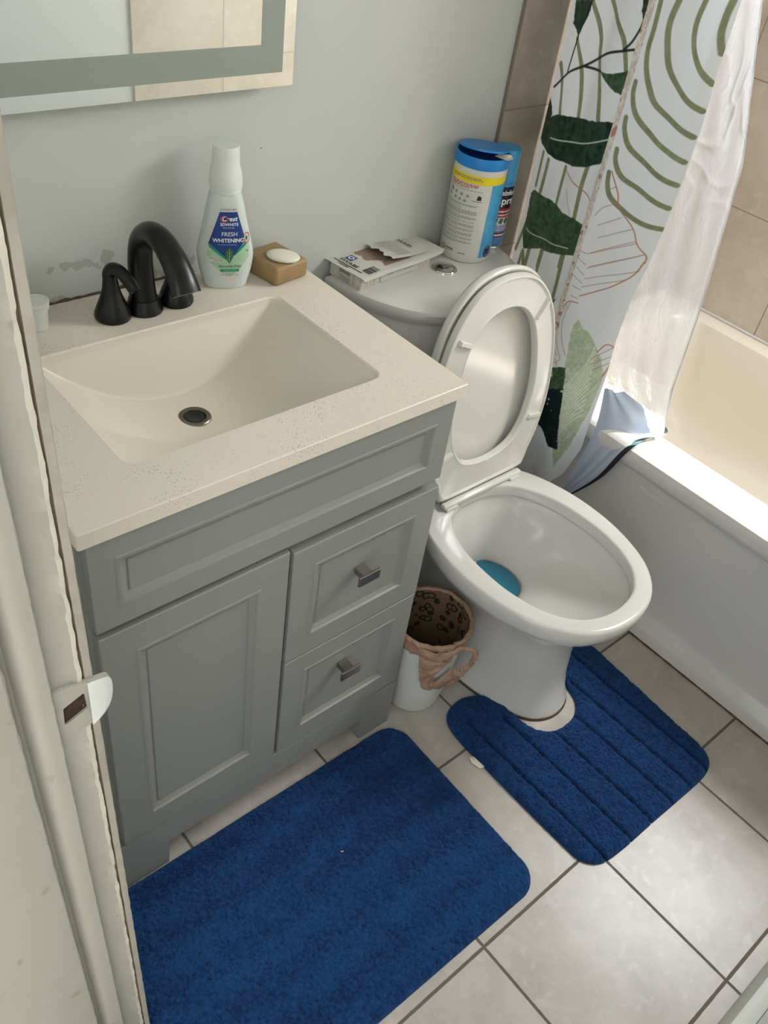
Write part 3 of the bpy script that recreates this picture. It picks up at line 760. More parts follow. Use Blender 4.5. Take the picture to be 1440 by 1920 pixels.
d.poly([(.0335, .1015), (.0365, .0970), (.0345, .0915), (.0315, .0960)], M['leaf_ink'], .0018, .003); d.poly([(.0290, .0950), (.0315, .0940), (.0335, .0895), (.0325, .0885)], M['copper_ink'], .0018, .003)
d.rect(.0345, .0385, .0700, .0765, M['label_white'], .0012, .003); d.rect(.0357, .0373, .0715, .0750, M['leaf_ink'], .0015, .003)
d.build('bottle_label', bo_)
settle(bo_)

# ================================================================== two bars of soap
def soap_bar(name, c, sx, sy, sz, rotz, m, bev):
    bm = bmesh.new(); bm_box(bm, -sx / 2, sx / 2, -sy / 2, sy / 2, 0, sz, bev, 4)
    for v in bm.verts:
        n1 = noise.noise(v.co * 60) * .0008; v.co += Vector((n1, n1, n1 if v.co.z > .01 else 0))
    o = from_bm(name, bm, m, None, 'auto'); o.location = c; o.rotation_euler.z = rotz
    return o
tag(soap_bar('soap_bar', (-.0545, -.0650, H), .076, .084, .034, math.radians(8), M['brown_soap'], .007), 'large brown rectangular soap bar on the back corner of the sink top', 'soap')
lathe_o = loft('soap_disc', [[(r * math.cos(2 * PI * j / 48) * 1.08, r * math.sin(2 * PI * j / 48) * .84, z) for j in range(48)] for r, z in ((.020, 0), (.0255, .0012), (.0272, .0038), (.0255, .0062), (.019, .0082), (.010, .0093), (.002, .0096))], M['cream_soap'], None, True, True, True, True)
lathe_o.location = (-.0520, -.0820, H + .0342); lathe_o.rotation_euler.z = math.radians(-48)
tag(lathe_o, 'thin oval cream soap lying on top of the brown soap bar', 'soap')
PRINT = {
 'stripeA': [[(-0.0740, 1.2747), (-0.0998, 1.2487), (-0.1184, 1.2207), (-0.1292, 1.1904), (-0.1581, 1.1415), (-0.1752, 1.0904)], [(-0.1800, 1.0065), (-0.1778, 0.9627), (-0.1815, 0.8929)], [(-0.1768, 0.8158), (-0.1772, 0.7870), (-0.1799, 0.8172), (-0.1841, 0.6650), (-0.1784, 0.5919)], [(-0.1219, 1.2860), (-0.1554, 1.2599), (-0.1815, 1.2382), (-0.1967, 1.2100), (-0.2076, 1.1868)], [(-0.0550, 1.2037), (-0.0858, 1.1678), (-0.1029, 1.1197), (-0.1130, 1.0737)], [(-0.1147, 0.9764), (-0.1144, 0.9318), (-0.1157, 0.8908)], [(-0.1071, 0.7925), (-0.1064, 0.7508), (-0.1116, 0.7919), (-0.1074, 0.6991)], [(-0.0203, 1.1481), (-0.0426, 1.1115), (-0.0621, 1.0625)], [(-0.0622, 0.9729), (-0.0623, 0.9320), (-0.0608, 0.8935)], [(-0.0355, 0.9780), (-0.0380, 0.9088)], [(-0.0056, 0.9870), (0.0003, 0.8971), (0.0076, 0.7632)], [(-0.0385, 0.8309), (-0.0256, 0.7788), (-0.0193, 0.7522)], [(-0.0704, 0.7781), (-0.0668, 0.7320), (-0.0519, 0.7641), (-0.0469, 0.7224)]],
 'arcB': [[(-0.2714, 1.3214), (-0.2675, 1.2850), (-0.2755, 1.2471), (-0.2926, 1.2103), (-0.3304, 1.1825), (-0.3664, 1.1664)], [(-0.3128, 1.3307), (-0.3093, 1.2947), (-0.3182, 1.2609), (-0.3407, 1.2331), (-0.3665, 1.2122)], [(-0.3576, 1.3410), (-0.3555, 1.3177), (-0.3566, 1.2888), (-0.3653, 1.2609)], [(-0.2393, 1.3141), (-0.2410, 1.2936), (-0.2427, 1.2668), (-0.2428, 1.2389), (-0.2494, 1.2121), (-0.2635, 1.1834), (-0.2858, 1.1526), (-0.3294, 1.1357), (-0.3666, 1.1212)], [(-0.2376, 1.1810), (-0.2411, 1.1571), (-0.2607, 1.1254), (-0.3015, 1.0972), (-0.3368, 1.0864), (-0.3659, 1.0757)], [(-0.2400, 1.1192), (-0.2455, 1.0965), (-0.2675, 1.0674), (-0.3139, 1.0462), (-0.3663, 1.0325)], [(-0.2411, 1.0611), (-0.2460, 1.0389), (-0.2692, 1.0126), (-0.3195, 1.0001), (-0.3658, 0.9874)], [(-0.2391, 1.0161), (-0.2437, 0.9931), (-0.2578, 0.9708), (-0.2912, 0.9525), (-0.3312, 0.9469), (-0.3667, 0.9452)]],
 'leafdark': [[(-0.0048, 1.0068), (-0.0090, 1.0280), (-0.0334, 1.0520), (-0.0626, 1.0646), (-0.1096, 1.0744), (-0.1676, 1.0879), (-0.2227, 1.1030), (-0.2272, 1.0761), (-0.2268, 1.0469), (-0.2208, 1.0279), (-0.1787, 1.0030), (-0.1344, 0.9879), (-0.0835, 0.9807), (-0.0478, 0.9831), (-0.0196, 0.9919)], [(-0.0209, 1.2618), (-0.0767, 1.2754), (-0.0742, 1.2489), (-0.0568, 1.2076), (-0.0279, 1.2234), (-0.0219, 1.2521)], [(-0.0209, 1.2618), (-0.0794, 1.2760), (-0.0818, 1.2956), (-0.0290, 1.3152), (-0.0190, 1.2875)], [(-0.1985, 1.3164), (-0.2097, 1.3190), (-0.2142, 1.2961), (-0.2134, 1.2715), (-0.2038, 1.2875)], [(-0.0134, 1.1206), (-0.0127, 1.1459), (-0.0127, 1.0832), (-0.0316, 1.0552), (-0.0215, 1.0284), (-0.0060, 1.0032), (0.0010, 1.0248), (-0.0024, 1.0648)], [(-0.1560, 0.6822), (-0.1948, 0.7221), (-0.1882, 0.7053), (-0.1643, 0.6727)]],
 'leafmid': [[(-0.0320, 0.8321), (-0.0257, 0.8861), (-0.0391, 0.8987), (-0.0883, 0.9002), (-0.1644, 0.8964), (-0.2209, 0.8966), (-0.2286, 0.8372), (-0.1814, 0.8156), (-0.0968, 0.7897), (-0.0526, 0.7698), (-0.0299, 0.7994)], [(-0.1442, 1.1713), (-0.1778, 1.1765), (-0.2125, 1.1915), (-0.2213, 1.1711), (-0.2193, 1.1502), (-0.1928, 1.1486), (-0.1701, 1.1590)], [(-0.2199, 0.5598), (-0.2686, 0.5843), (-0.2763, 0.5625), (-0.2806, 0.5319), (-0.2312, 0.5047)]],
 'leafblack': [[(-0.2312, 0.5047), (-0.2820, 0.5351), (-0.2957, 0.4784), (-0.3211, 0.3868), (-0.2936, 0.3799), (-0.2525, 0.4080), (-0.2361, 0.4087)]],
 'leafpale': [[(-0.2652, 0.7024), (-0.2802, 0.6871), (-0.3013, 0.6849), (-0.3247, 0.6660), (-0.3411, 0.6415), (-0.3543, 0.6014), (-0.3551, 0.5553), (-0.3546, 0.5075), (-0.3445, 0.4140), (-0.3248, 0.3351), (-0.2928, 0.4367), (-0.2802, 0.4931), (-0.2691, 0.5494), (-0.2646, 0.6127), (-0.2585, 0.6645), (-0.2589, 0.6912)]],
 'branch': [[(-0.0568, 1.2076), (-0.0534, 1.1791), (-0.0500, 1.1429)], [(-0.0169, 1.1032), (-0.0520, 1.1399), (-0.0958, 1.1671), (-0.1475, 1.2026), (-0.1887, 1.2192), (-0.2136, 1.2282)], [(-0.1882, 1.2206), (-0.2028, 1.2406), (-0.2134, 1.2715), (-0.2107, 1.2983)], [(-0.0964, 1.1655), (-0.1442, 1.1713)], [(-0.1689, 0.6751), (-0.1887, 0.6541)]],
 'rib': [[(-0.0485, 1.0131), (-0.1007, 1.0240), (-0.1635, 1.0442), (-0.2198, 1.0727)], [(-0.0440, 0.8135), (-0.0884, 0.8131), (-0.1865, 0.8333)]],
 'brown': [[(-0.1165, 0.9731), (-0.1628, 0.9610), (-0.1973, 0.9545), (-0.2175, 0.9436)], [(-0.2448, 1.0200), (-0.2663, 0.9850), (-0.2787, 0.9539), (-0.3196, 0.9304), (-0.3371, 0.9052), (-0.3568, 0.8874), (-0.3579, 0.8713), (-0.3572, 0.8727), (-0.3498, 0.8468), (-0.3380, 0.8288), (-0.3070, 0.7972), (-0.2534, 0.7557)], [(-0.2540, 0.7390), (-0.2355, 0.7359), (-0.2242, 0.7112), (-0.2150, 0.6707), (-0.2172, 0.6267), (-0.2249, 0.5849)], [(-0.3300, 0.6549), (-0.3418, 0.6774), (-0.3578, 0.6663), (-0.3578, 0.6350), (-0.3526, 0.6007)], [(-0.1678, 0.6700), (-0.1932, 0.6613), (-0.2122, 0.6600)]],
 'brownthin': [[(-0.2363, 0.9276), (-0.2473, 0.9477), (-0.2657, 0.9615)], [(-0.2480, 0.9118), (-0.2867, 0.9409)], [(-0.2548, 0.8874), (-0.3196, 0.9304)], [(-0.2509, 0.8525), (-0.3365, 0.9070)], [(-0.2546, 0.8237), (-0.3530, 0.8882)], [(-0.2497, 0.9856), (-0.2601, 0.9946)], [(-0.2464, 0.8508), (-0.3310, 0.9088)], [(-0.2515, 0.8188), (-0.3542, 0.8888)], [(-0.2538, 0.7961), (-0.3546, 0.8532)], [(-0.2518, 0.7761), (-0.3380, 0.8288)], [(-0.2398, 0.7356), (-0.2341, 0.6899), (-0.2456, 0.6414), (-0.2611, 0.6111)], [(-0.2339, 0.7267), (-0.2236, 0.6758), (-0.2346, 0.6366), (-0.2528, 0.5984)], [(-0.2275, 0.5865), (-0.2444, 0.5855), (-0.2528, 0.5984)], [(-0.2214, 0.6015), (-0.2422, 0.5939), (-0.2501, 0.5785)], [(-0.2230, 0.6304), (-0.2436, 0.6039)], [(-0.3207, 0.6328), (-0.3538, 0.6734)], [(-0.3244, 0.6209), (-0.3564, 0.6523)], [(-0.3314, 0.6102), (-0.3544, 0.6335)], [(-0.1399, 0.9434), (-0.1563, 0.9179), (-0.1691, 0.8983)], [(-0.2274, 0.8488), (-0.2469, 0.8490)], [(-0.2283, 0.8334), (-0.2478, 0.8255)], [(-0.2304, 0.8144), (-0.2504, 0.8023)], [(-0.2303, 0.7941), (-0.2515, 0.7842)], [(-0.2329, 0.7726), (-0.2516, 0.7697)], [(-0.2354, 0.7507), (-0.2515, 0.7487)]],
 'vein': [[(-0.3139, 0.4345), (-0.3270, 0.4709), (-0.3444, 0.4955)], [(-0.3113, 0.4421), (-0.3258, 0.4821), (-0.3428, 0.5093)], [(-0.3086, 0.4497), (-0.3247, 0.4932), (-0.3413, 0.5231)], [(-0.3058, 0.4570), (-0.3235, 0.5042), (-0.3399, 0.5367)], [(-0.3030, 0.4642), (-0.3225, 0.5153), (-0.3385, 0.5503)], [(-0.3000, 0.4713), (-0.3215, 0.5263), (-0.3371, 0.5638)], [(-0.2970, 0.4782), (-0.3204, 0.5372), (-0.3357, 0.5772)], [(-0.2939, 0.4851), (-0.3194, 0.5481), (-0.3345, 0.5907)], [(-0.2908, 0.4919), (-0.3183, 0.5588), (-0.3335, 0.6042)], [(-0.2876, 0.4987), (-0.3172, 0.5694), (-0.3324, 0.6175)], [(-0.2846, 0.5055), (-0.3161, 0.5799), (-0.3313, 0.6307)], [(-0.2816, 0.5124), (-0.3152, 0.5907), (-0.3295, 0.6435)], [(-0.2788, 0.5194), (-0.3144, 0.6014), (-0.3260, 0.6554)], [(-0.2760, 0.5264), (-0.3135, 0.6120), (-0.3223, 0.6671)]],
}

# ================================================================== toilet
to = empty('toilet', 'white two-piece toilet with raised seat and lid between the vanity and the bathtub', 'toilet', (.312, -.40, 0))
BX = .303; RZ = .400
def egg(front, back, hw, wy=-.50, bx=BX, deck=None, N=88):
    """outline with its widest point at wy; deck: half width where it runs on to the tank"""
    if deck is None:
        half = [(0, front), (hw * .46, front + (wy - front) * .075), (hw * .78, front + (wy - front) * .30), (hw * .955, front + (wy - front) * .64), (hw, wy), (hw * .94, wy + (back - wy) * .42), (hw * .70, wy + (back - wy) * .80), (hw * .34, back - (back - wy) * .03), (0, back)]
    else:
        half = [(0, front), (hw * .46, front + (wy - front) * .075), (hw * .78, front + (wy - front) * .30), (hw * .955, front + (wy - front) * .64), (hw, wy), (hw * .945, wy + .080), (hw * .83, wy + .145), (deck * 1.06, wy + .21), (deck, wy + .28), (deck, back - .02), (deck * .9, back), (0, back)]
    return [(bx + a, b) for a, b in sym_loop(half, N)]
def lv(o, z): return [(x, y, z) for x, y in o]
rings = [lv(egg(-.700, -.12, .118, -.45, .318, .105), .0), lv(egg(-.700, -.12, .120, -.45, .318, .105), .012), lv(egg(-.692, -.12, .112, -.45, .317, .100), .020),
         lv(egg(-.676, -.12, .110, -.45, .315, .100), .10), lv(egg(-.668, -.12, .114, -.45, .312, .100), .20), lv(egg(-.676, -.12, .128, -.46, .309, .102), .265),
         lv(egg(-.702, -.11, .152, -.48, .306, .106), .312), lv(egg(-.742, -.10, .180, -.50, BX, .110), .338), lv(egg(-.764, -.10, .192, -.50, BX, .113), .352),
         lv(egg(-.773, -.10, .1975, -.50, BX, .116), .368), lv(egg(-.775, -.10, .1990, -.50, BX, .118), .384), lv(egg(-.7745, -.10, .1985, -.50, BX, .1175), .3925), lv(egg(-.7725, -.10, .1968, -.50, BX, .116), .3972), lv(egg(-.7690, -.103, .1935, -.50, BX, .113), .3996), lv(egg(-.7660, -.105, .1910, -.50, BX, .111), RZ)]
hole = egg(-.736, -.337, .1500, -.540)
rings += [lv(egg(-.7435, -.3295, .1575, -.540), RZ + .0002), lv(egg(-.7395, -.3335, .1535, -.540), RZ - .0002), lv(egg(-.7370, -.336, .1508, -.540), RZ - .0022), lv(egg(-.7362, -.3368, .1500, -.540), RZ - .0060), lv(egg(-.7352, -.3378, .1490, -.54), RZ - .024), lv(egg(-.7352, -.3378, .1490, -.54), RZ - .0275), lv(egg(-.7372, -.336, .1510, -.54), RZ - .0290),
          lv(egg(-.7385, -.335, .1520, -.54), RZ - .033), lv(egg(-.722, -.345, .1440, -.535), RZ - .050), lv(egg(-.690, -.352, .1340, -.52), RZ - .085), lv(egg(-.640, -.362, .1160, -.50, .305), RZ - .120),
          lv(egg(-.575, -.368, .0930, -.47, .306), RZ - .150), lv(egg(-.525, -.372, .0740, -.45, .306), RZ - .172), lv(egg(-.500, -.376, .0600, -.44, .306), RZ - .200), lv(egg(-.48, -.385, .045, -.435, .306), RZ - .235)]
loft('bowl', rings, M['porcelain'], to, True, True, True, True)
wt = egg(-.508, -.374, .0660, -.446, .300, None, 48)
wo = ob('bowl_water', [(x, y, RZ - .186) for x, y in wt] + [(.300, -.44, RZ - .186)], [(i, (i + 1) % 48, 48) for i in range(48)], M['bluewater'], to, True)
wo['label'] = 'bright blue cleaner-tinted water'
# tank
TX = .325
def dee(hw, back, front, z, N=72, p=3.0):
    out = []
    for k in range(N // 2 + 1):
        u = math.cos(PI * (k / (N // 2))); out.append((TX - hw * u * 1.0, back - (back - front) * (max(0.0, 1 - abs(u) ** p)) ** .62, z))
    return out + [(TX + hw * (1 - 2 * k / 8) * 1.0, back, z) for k in range(1, 8)]
loft('tank', [dee(.175, -.022, -.185, .385), dee(.185, -.020, -.198, .40), dee(.197, -.018, -.215, .60), dee(.202, -.016, -.222, .768)], M['porcelain'], to, True, True, True)
ld = loft('tank_lid', [dee(.2000, -.016, -.222, .766), dee(.2080, -.014, -.232, .768), dee(.2175, -.010, -.2465, .783), dee(.2200, -.009, -.250, .796), dee(.2180, -.010, -.2480, .8010), dee(.2110, -.015, -.2400, .8035), dee(.19, -.03, -.215, .8045)], M['porcelain'], to, True, True, True)
# flush button with the water-drop mark
bt = lathe('flush_button', [(.0260, .8040), (.0260, .8065), (.0245, .8080), (.0215, .8074), (.0205, .8064), (.0, .8064)], M['chrome'], to, (.345, -.0960, 0), 48, None, False, False)
bt['label'] = 'round chrome dual flush button'
dd = Decal(lambda u, v, h: (.345 + u * .80 + v * .6, -.0960 + v * .8 - u * .6, .8066 + h))
dd.poly([(-.0165, -.003), (-.004, -.0035), (-.0035, .006), (-.010, .013), (-.0155, .008)], M['drain_dark'], .0001, .004)
dd.poly([(.0155, .010), (.0160, .0112), (-.0135, -.0108), (-.0130, -.0120)], M['drain_dark'], .00015, .004)
dd.ring(0, 0, .0196, .0008, M['drain_dark'], .0001, 40)
dd.build('button_mark', bt)
# seat and lid, both raised and leaning on the tank
ANG = math.radians(6.3); HY, HZ, SX = -.300, .418, .324
def lean(dx, s, t):   # t: thickness direction, positive towards the viewer
    return (SX + dx, HY + s * math.sin(ANG) - t * math.cos(ANG), HZ + s * math.cos(ANG) + t * math.sin(ANG))
def sh(half, N=88): return sym_loop(half, N)
seat_o = [(0, .462), (.072, .447), (.125, .398), (.158, .325), (.1745, .235), (.1745, .150), (.158, .075), (.133, .020), (.1240, -.004), (0, -.006)]
seat_i = [(0, .398), (.052, .384), (.090, .338), (.1110, .270), (.1190, .200), (.1080, .130), (.080, .084), (.045, .066), (0, .060)]
def grow(h, g): return [(a + (g if a > 0 else 0) * (1), b + (g if i == 0 else (g if b > .2 else -g * .2))) for i, (a, b) in enumerate(h)]
so_, si_ = sh(seat_o), sh(seat_i)
# align the two loops by angle about the hole centre
def reparam(loop, N=96, c=(0, .215)):
    out = []
    for k in range(N):
        a = 2 * PI * k / N; dx, dy = math.sin(a), math.cos(a); best = None
        for i in range(len(loop)):
            p, q = loop[i], loop[(i + 1) % len(loop)]; ex, ey = q[0] - p[0], q[1] - p[1]; den = dx * ey - dy * ex
            if abs(den) < 1e-12: continue
            wx, wy = p[0] - c[0], p[1] - c[1]; t = (wx * ey - wy * ex) / den; s = (wx * dy - wy * dx) / den
            if t > 0 and -1e-6 <= s <= 1.000001 and (best is None or t > best): best = t
        out.append((c[0] + dx * best, c[1] + dy * best))
    return out
def mixl(A, B, t): return [(a[0] * (1 - t) + b[0] * t, a[1] * (1 - t) + b[1] * t) for a, b in zip(A, B)]
So, Si = reparam(so_), reparam(si_)
LT = .022
def LR(loop, t): return [lean(a, b, t) for a, b in loop]
loft('seat_ring', [LR(mixl(So, Si, .10), LT), LR(So, LT + .003), LR(So, LT + .010), LR(mixl(So, Si, .045), LT + .0150), LR(mixl(So, Si, .10), LT + .0160), LR(mixl(So, Si, .16), LT + .0125),
                   LR(mixl(So, Si, .88), LT + .0140), LR(mixl(So, Si, .96), LT + .0160), LR(Si, LT + .0140), LR(mixl(Si, So, -.03), LT + .004), LR(Si, LT), LR(mixl(So, Si, .10), LT)], M['seat_plastic'], to)
st = bpy.data.objects['seat_ring']
def pill(nm, dx, s, l, w, ang, h0, h1, par):
    bm = bmesh.new(); bm_box(bm, -w / 2, w / 2, -l / 2, l / 2, 0, 1, 0)
    c, n_ = math.cos(ang), math.sin(ang)
    for v in bm.verts:
        x, y, t = v.co.x, v.co.y, h0 if v.co.z < .5 else h1
        if v.co.z > .5: x *= .6; y *= .92
        v.co = Vector(lean(dx + x * c - y * n_, s + x * n_ + y * c, t))
    return from_bm(nm, bm, M['seat_plastic'], par)
pill('bumper', -.108, .352, .040, .011, math.radians(66), LT + .012, LT + .0215, st)
pill('bumper', .104, .372, .044, .011, math.radians(-40), LT + .012, LT + .0215, st)
pill('bumper', -.130, .110, .040, .011, math.radians(100), LT + .012, LT + .0215, st)
pill('bumper', .138, .120, .040, .011, math.radians(80), LT + .012, LT + .0190, st)
lo = [(a * 1.018, b * 1.010 + (.004 if b > .2 else 0)) for a, b in So]
c0 = (0, .215)
def inset(loop, t): return [(a + (c0[0] - a) * t, b + (c0[1] - b) * t) for a, b in loop]
loft('toilet_lid', [LR(inset(lo, .10), 0), LR(inset(lo, .01), .001), LR(lo, .006), LR(lo, .016), LR(inset(lo, .012), .0195), LR(inset(lo, .030), .0195), LR(inset(lo, .055), .0120), LR(inset(lo, .35), .0085), LR(inset(lo, .75), .0075), LR(inset(lo, .995), .0070)], M['seat_plastic'], to, True, True, True, True)
bm = bmesh.new()
bm_box(bm, SX - .110, SX + .118, HY - .030, HY + .012, .402, .420, .006, 3)
hg = from_bm('hinge', bm, M['seat_plastic'], to, 'auto')
bm = bmesh.new()
bm_box(bm, SX - .122, SX + .116, HY - .050, HY - .034, .4035, .4150, .004, 3); bm_box(bm, SX + .078, SX + .108, HY - .054, HY - .030, .4000, .4075, .003, 2); bm_box(bm, SX - .118, SX - .085, HY - .054, HY - .030, .4000, .4075, .003, 2)
from_bm('hinge_bar', bm, M['seat_plastic'], hg, 'auto')
# grime line round the foot
gl_ = egg(-.7035, -.12, .1225, -.45, .318, .107, 88)
loft('grime_line', [[(x, y, .0005) for x, y in gl_], [(.318 + (x - .318) * .985, y + .003, .0045) for x, y in gl_]], M['grime'], to, True, False, False)
settle(to)

# ================================================================== cotton swab pack on the tank lid
TZ = .8046
sw = empty('cotton_swab_pack', 'torn-open white pack of cotton swabs lying flat on the toilet tank', 'swab pack', (.23, -.06, TZ))
Bv = Vector((.1240, -.1010)); Cv = Vector((.3560, -.0730))
ux = (Cv - Bv).normalized(); Lx = (Cv - Bv).length
uy = Vector((-ux.y, ux.x)); Wy = .096
def sp_(u, v, h): 
    p = Bv + ux * u + uy * v
    return (p.x, p.y, TZ + h)
def sbox(name, u0, u1, v0, v1, h0, h1, m, par, wob=0):
    bm = bmesh.new(); bm_box(bm, u0, u1, v0, v1, h0, h1, .002, 2)
    for v in bm.verts: v.co = Vector(sp_(v.co.x, v.co.y, v.co.z))
    return from_bm(name, bm, m, par, 'auto')
# tray of swabs: two sides show ribbed cotton tips
V = []; F = []
u0, u1, v0, v1 = .004, Lx - .026, .010, Wy - .004
ny = 150; loop = []
for i in range(ny): loop.append((u0 + (u1 - u0) * i / ny, v0 + .0016 * abs(math.sin(i * .9)) + .0008 * random.random()))
for i in range(60): loop.append((u1, v0 + (v1 - v0) * i / 60))
for i in range(ny): loop.append((u1 - (u1 - u0) * i / ny, v1))
for i in range(60): loop.append((u0 + .0016 * abs(math.sin(i * .9)) + .0008 * random.random(), v1 - (v1 - v0) * i / 60))
loft('swab_tray', [[sp_(a, b, hh + (.0006 * math.sin(a * 900) if hh > 0 else 0)) for a, b in loop] for hh in (.0002, .006, .0065, .013, .0135, .020, .0205, .027)], M['cotton'], sw, True, True, True, False)
sbox('sleeve_label', u0 + .055, u0 + .165, v0 - .0014, v0 + .004, .0005, .0265, M['card'], sw)
sbox('sleeve_label', u0 - .0014, u0 + .004, v0 + .022, v0 + .062, .0005, .0265, M['card'], sw)
# peeled backing card
PZ = .029
NU, NV_ = 70, 34
def card_h(u, v):
    return PZ + .0012 * math.sin(u * 30) + .0025 * max(0, (u - .20) / .06) ** 2 * .4 + .004 * max(0, .03 - u) / .03 * .2
V = []; F = []; MI = []
for j in range(NV_ + 1):
    for i in range(NU + 1):
        u = -.004 + (Lx + .006) * i / NU; v = -.008 + (Wy + .014) * j / NV_
        if u > Lx - .012: v = v + (Wy / 2 - v) * .10 * (u - Lx + .012) / .012
        V.append(sp_(u, v, card_h(u, v) - .0022 * (1 if v < -.004 else 0)))
def tear(v): return .070 + .012 * math.sin(v * 70) + .006 * math.sin(v * 190 + 1)
def tear2(v): return .118 - .35 * (v - .05) * .4 + .006 * math.sin(v * 120 + 2)
for j in range(NV_):
    for i in range(NU):
        u = -.004 + (Lx + .006) * (i + .5) / NU; v = -.008 + (Wy + .014) * (j + .5) / NV_
        F.append((j * (NU + 1) + i, j * (NU + 1) + i + 1, (j + 1) * (NU + 1) + i + 1, (j + 1) * (NU + 1) + i))
        win_ = .016 < v < .088 and tear(v) < u < tear2(v) + .03
        MI.append(1 if win_ else 0)
ob('backing_card', V, F, [M['card'], M['card_tan']], sw, True, MI)
# torn flap lying back over the card
V = []; F = []
for j in range(NV_ + 1):
    v = .012 + (.104 - .012) * j / NV_
    ue = .088 + .012 * (v / .1) + .004 * math.sin(v * 150) + .003 * math.sin(v * 330 + 1)
    for i in range(30):
        t = i / 29; u = ue + (.215 - ue) * t
        V.append(sp_(u, v, card_h(u, v) + .0008 + .0100 * (1 - t) ** 1.6 + .002 * math.sin(v * 50) * (1 - t)))
for j in range(NV_):
    for i in range(29): F.append((j * 30 + i, j * 30 + i + 1, (j + 1) * 30 + i + 1, (j + 1) * 30 + i))
ob('torn_flap', V, F, M['card'], sw, True)
rn = random.Random(5)
dk = Decal(lambda u, v, h: sp_(u, v, card_h(u, v) + h))
R90 = -PI / 2
dk.rect(.0300, .0500, .0640, .0820, M['navy'], .0006); dk.ring(.0400, .073, .0050, .0030, M['white_ink'], .0009, 20)
dk.text('SWABS', .0215, .0610, .0130, M['dark_ink'], .0008, True, 1.15, 0, 'CENTER', R90)
dk.text('SWABS', .0060, .0620, .0075, M['dark_ink'], .0008, True, 1.2, 0, 'CENTER', R90)
dk.rect(.0110, .0135, .018, .092, M['dark_ink'], .0005)
x_ = .020
while x_ < .0520:
    w_ = rn.choice((.0006, .0010, .0016)); dk.rect(x_, x_ + w_, .0060, .0260, M['dark_ink'], .0006, .01); x_ += w_ + rn.choice((.0006, .0011))
dk.text('500', .2440, .0420, .0135, M['grey_ink'], .0008, True, 1, 0, 'CENTER', R90); dk.ring(.2440, .0420, .013, .0006, M['grey_ink'], .0007, 30)
dk.build('card_lettering', sw)
df_ = Decal(lambda u, v, h: sp_(u, v, card_h(u, v) + .0012 + .0100 * (1 - max(0, min(1, (u - .10) / .115))) ** 1.6 + h + .0012))
df_.text('SWABS', .1800, .0620, .0125, M['dark_ink'], .0004, True, 1.1, 0, 'CENTER', R90); df_.text('COTTON', .1930, .0640, .0060, M['grey_ink'], .0004, False, 1.1, 0, 'CENTER', R90)
for k_ in range(7):
    u_ = .118 + .0062 * k_
    v_ = .020
    while v_ < .088:
        w_ = rn.uniform(.004, .011); df_.rect(u_, u_ + .0016, v_, min(v_ + w_, .090), M['card_grey'], .0003, .003); v_ += w_ + .0016
df_.build('flap_lettering', sw)
ds = Decal(lambda u, v, h: sp_(u, v0 - .0016 - h, v))
ds.text('ZOS', .0850, .0150, .0080, M['dark_ink'], .0002); 
for k_ in range(3): ds.fine(.125, .150, .012 + .0035 * k_, .0012, M['grey_ink'], rn, .0002)
ds.build('sleeve_lettering', sw)
d2 = Decal(lambda u, v, h: sp_(u0 - .0016 - h, v0 + .062 - u, v))
d2.text('SWABS', .0200, .0200, .0090, M['dark_ink'], .0002, True)
for k_ in range(4): d2.fine(.008, .034, .012 - .0026 * k_, .0010, M['grey_ink'], rn, .0002)
d2.build('sleeve_lettering', sw)
settle(sw)

# ================================================================== wipes canister
kx, ky = .4370, -.0580
KR = .0530; KS = .935
ca_ = empty('wipes_canister', 'tall white disinfecting wipes canister with blue lid and yellow stripe on the toilet tank', 'canister', (kx, ky, TZ))
lathe('canister_body', [(.0490, 0), (.0510, .0015), (.0520, .006), (KR, .012), (KR, .192 * KS), (KR, .204 * KS)], [M['label_white']], ca_, (kx, ky, TZ), 72, None, True, True)
PC = math.radians(-139.5)
def kfn(u, v, h): a = PC + u / .0460; v *= KS; return (kx + (KR + h) * math.cos(a), ky + (KR + h) * math.sin(a), TZ + v)
dc = Decal(kfn)
dc.rect(-1.9 * .046, 1.42 * .046, .1740, .1910, M['yellow_ink'], .0003)
dc.fine(-.052, .006, .1855, .0020, M['grey_ink'], rn, .0006); dc.fine(-.052, .010, .1820, .0016, M['grey_ink'], rn, .0006)
for k_ in range(3): dc.fine(-.052, .004 - .014 * (k_ == 2), .1710 - .0034 * k_, .0018, M['red_ink'], rn, .0005)
dc.rect(.62 * .046, 1.75 * .046, .0130, .1740, M['blue_print'], .0003)
dc.fine(-.054, .012, .1595, .0011, M['grey_ink'], rn)
for k_, (u_, v_) in enumerate(((-.046, .150), (-.036, .149), (-.024, .1475), (-.012, .147), (-.050, .140), (-.036, .1375), (-.026, .1365), (-.016, .136))):
    dc.ring(u_, v_, .0030, .0007, M['grey_ink'], .0005, 16); dc.rect(u_ - .0012, u_ + .0012, v_ - .002, v_ + .002, M['grey_ink'], .0005)
dc.rect(-.0480, -.0462, .1480, .1560, M['dark_ink'], .0006); dc.poly([(.004, .142), (.012, .142), (.0120, .150), (.006, .152)], M['dark_ink'], .0006); dc.rect(-.003, .014, .1385, .1395, M['dark_ink'], .0006)
zl = .1285
for blk in (3, 1, 5, 4, 2, 4, 3, 4, 3, 3):
    for q_ in range(blk):
        dc.fine(-.058, (.010 if q_ < blk - 1 else -.018) - .002 * rn.random(), zl, .00095, M['grey_ink'], rn); zl -= .00215
    zl -= .0020
    if zl < .034: break
dc.ring(-.044, .0240, .0050, .0012, M['dark_ink'], .0006, 20); dc.fine(-.036, -.020, .0255, .0020, M['dark_ink'], rn); dc.fine(-.036, -.018, .0215, .0014, M['grey_ink'], rn); dc.fine(-.010, .004, .0215, .0026, M['grey_ink'], rn)
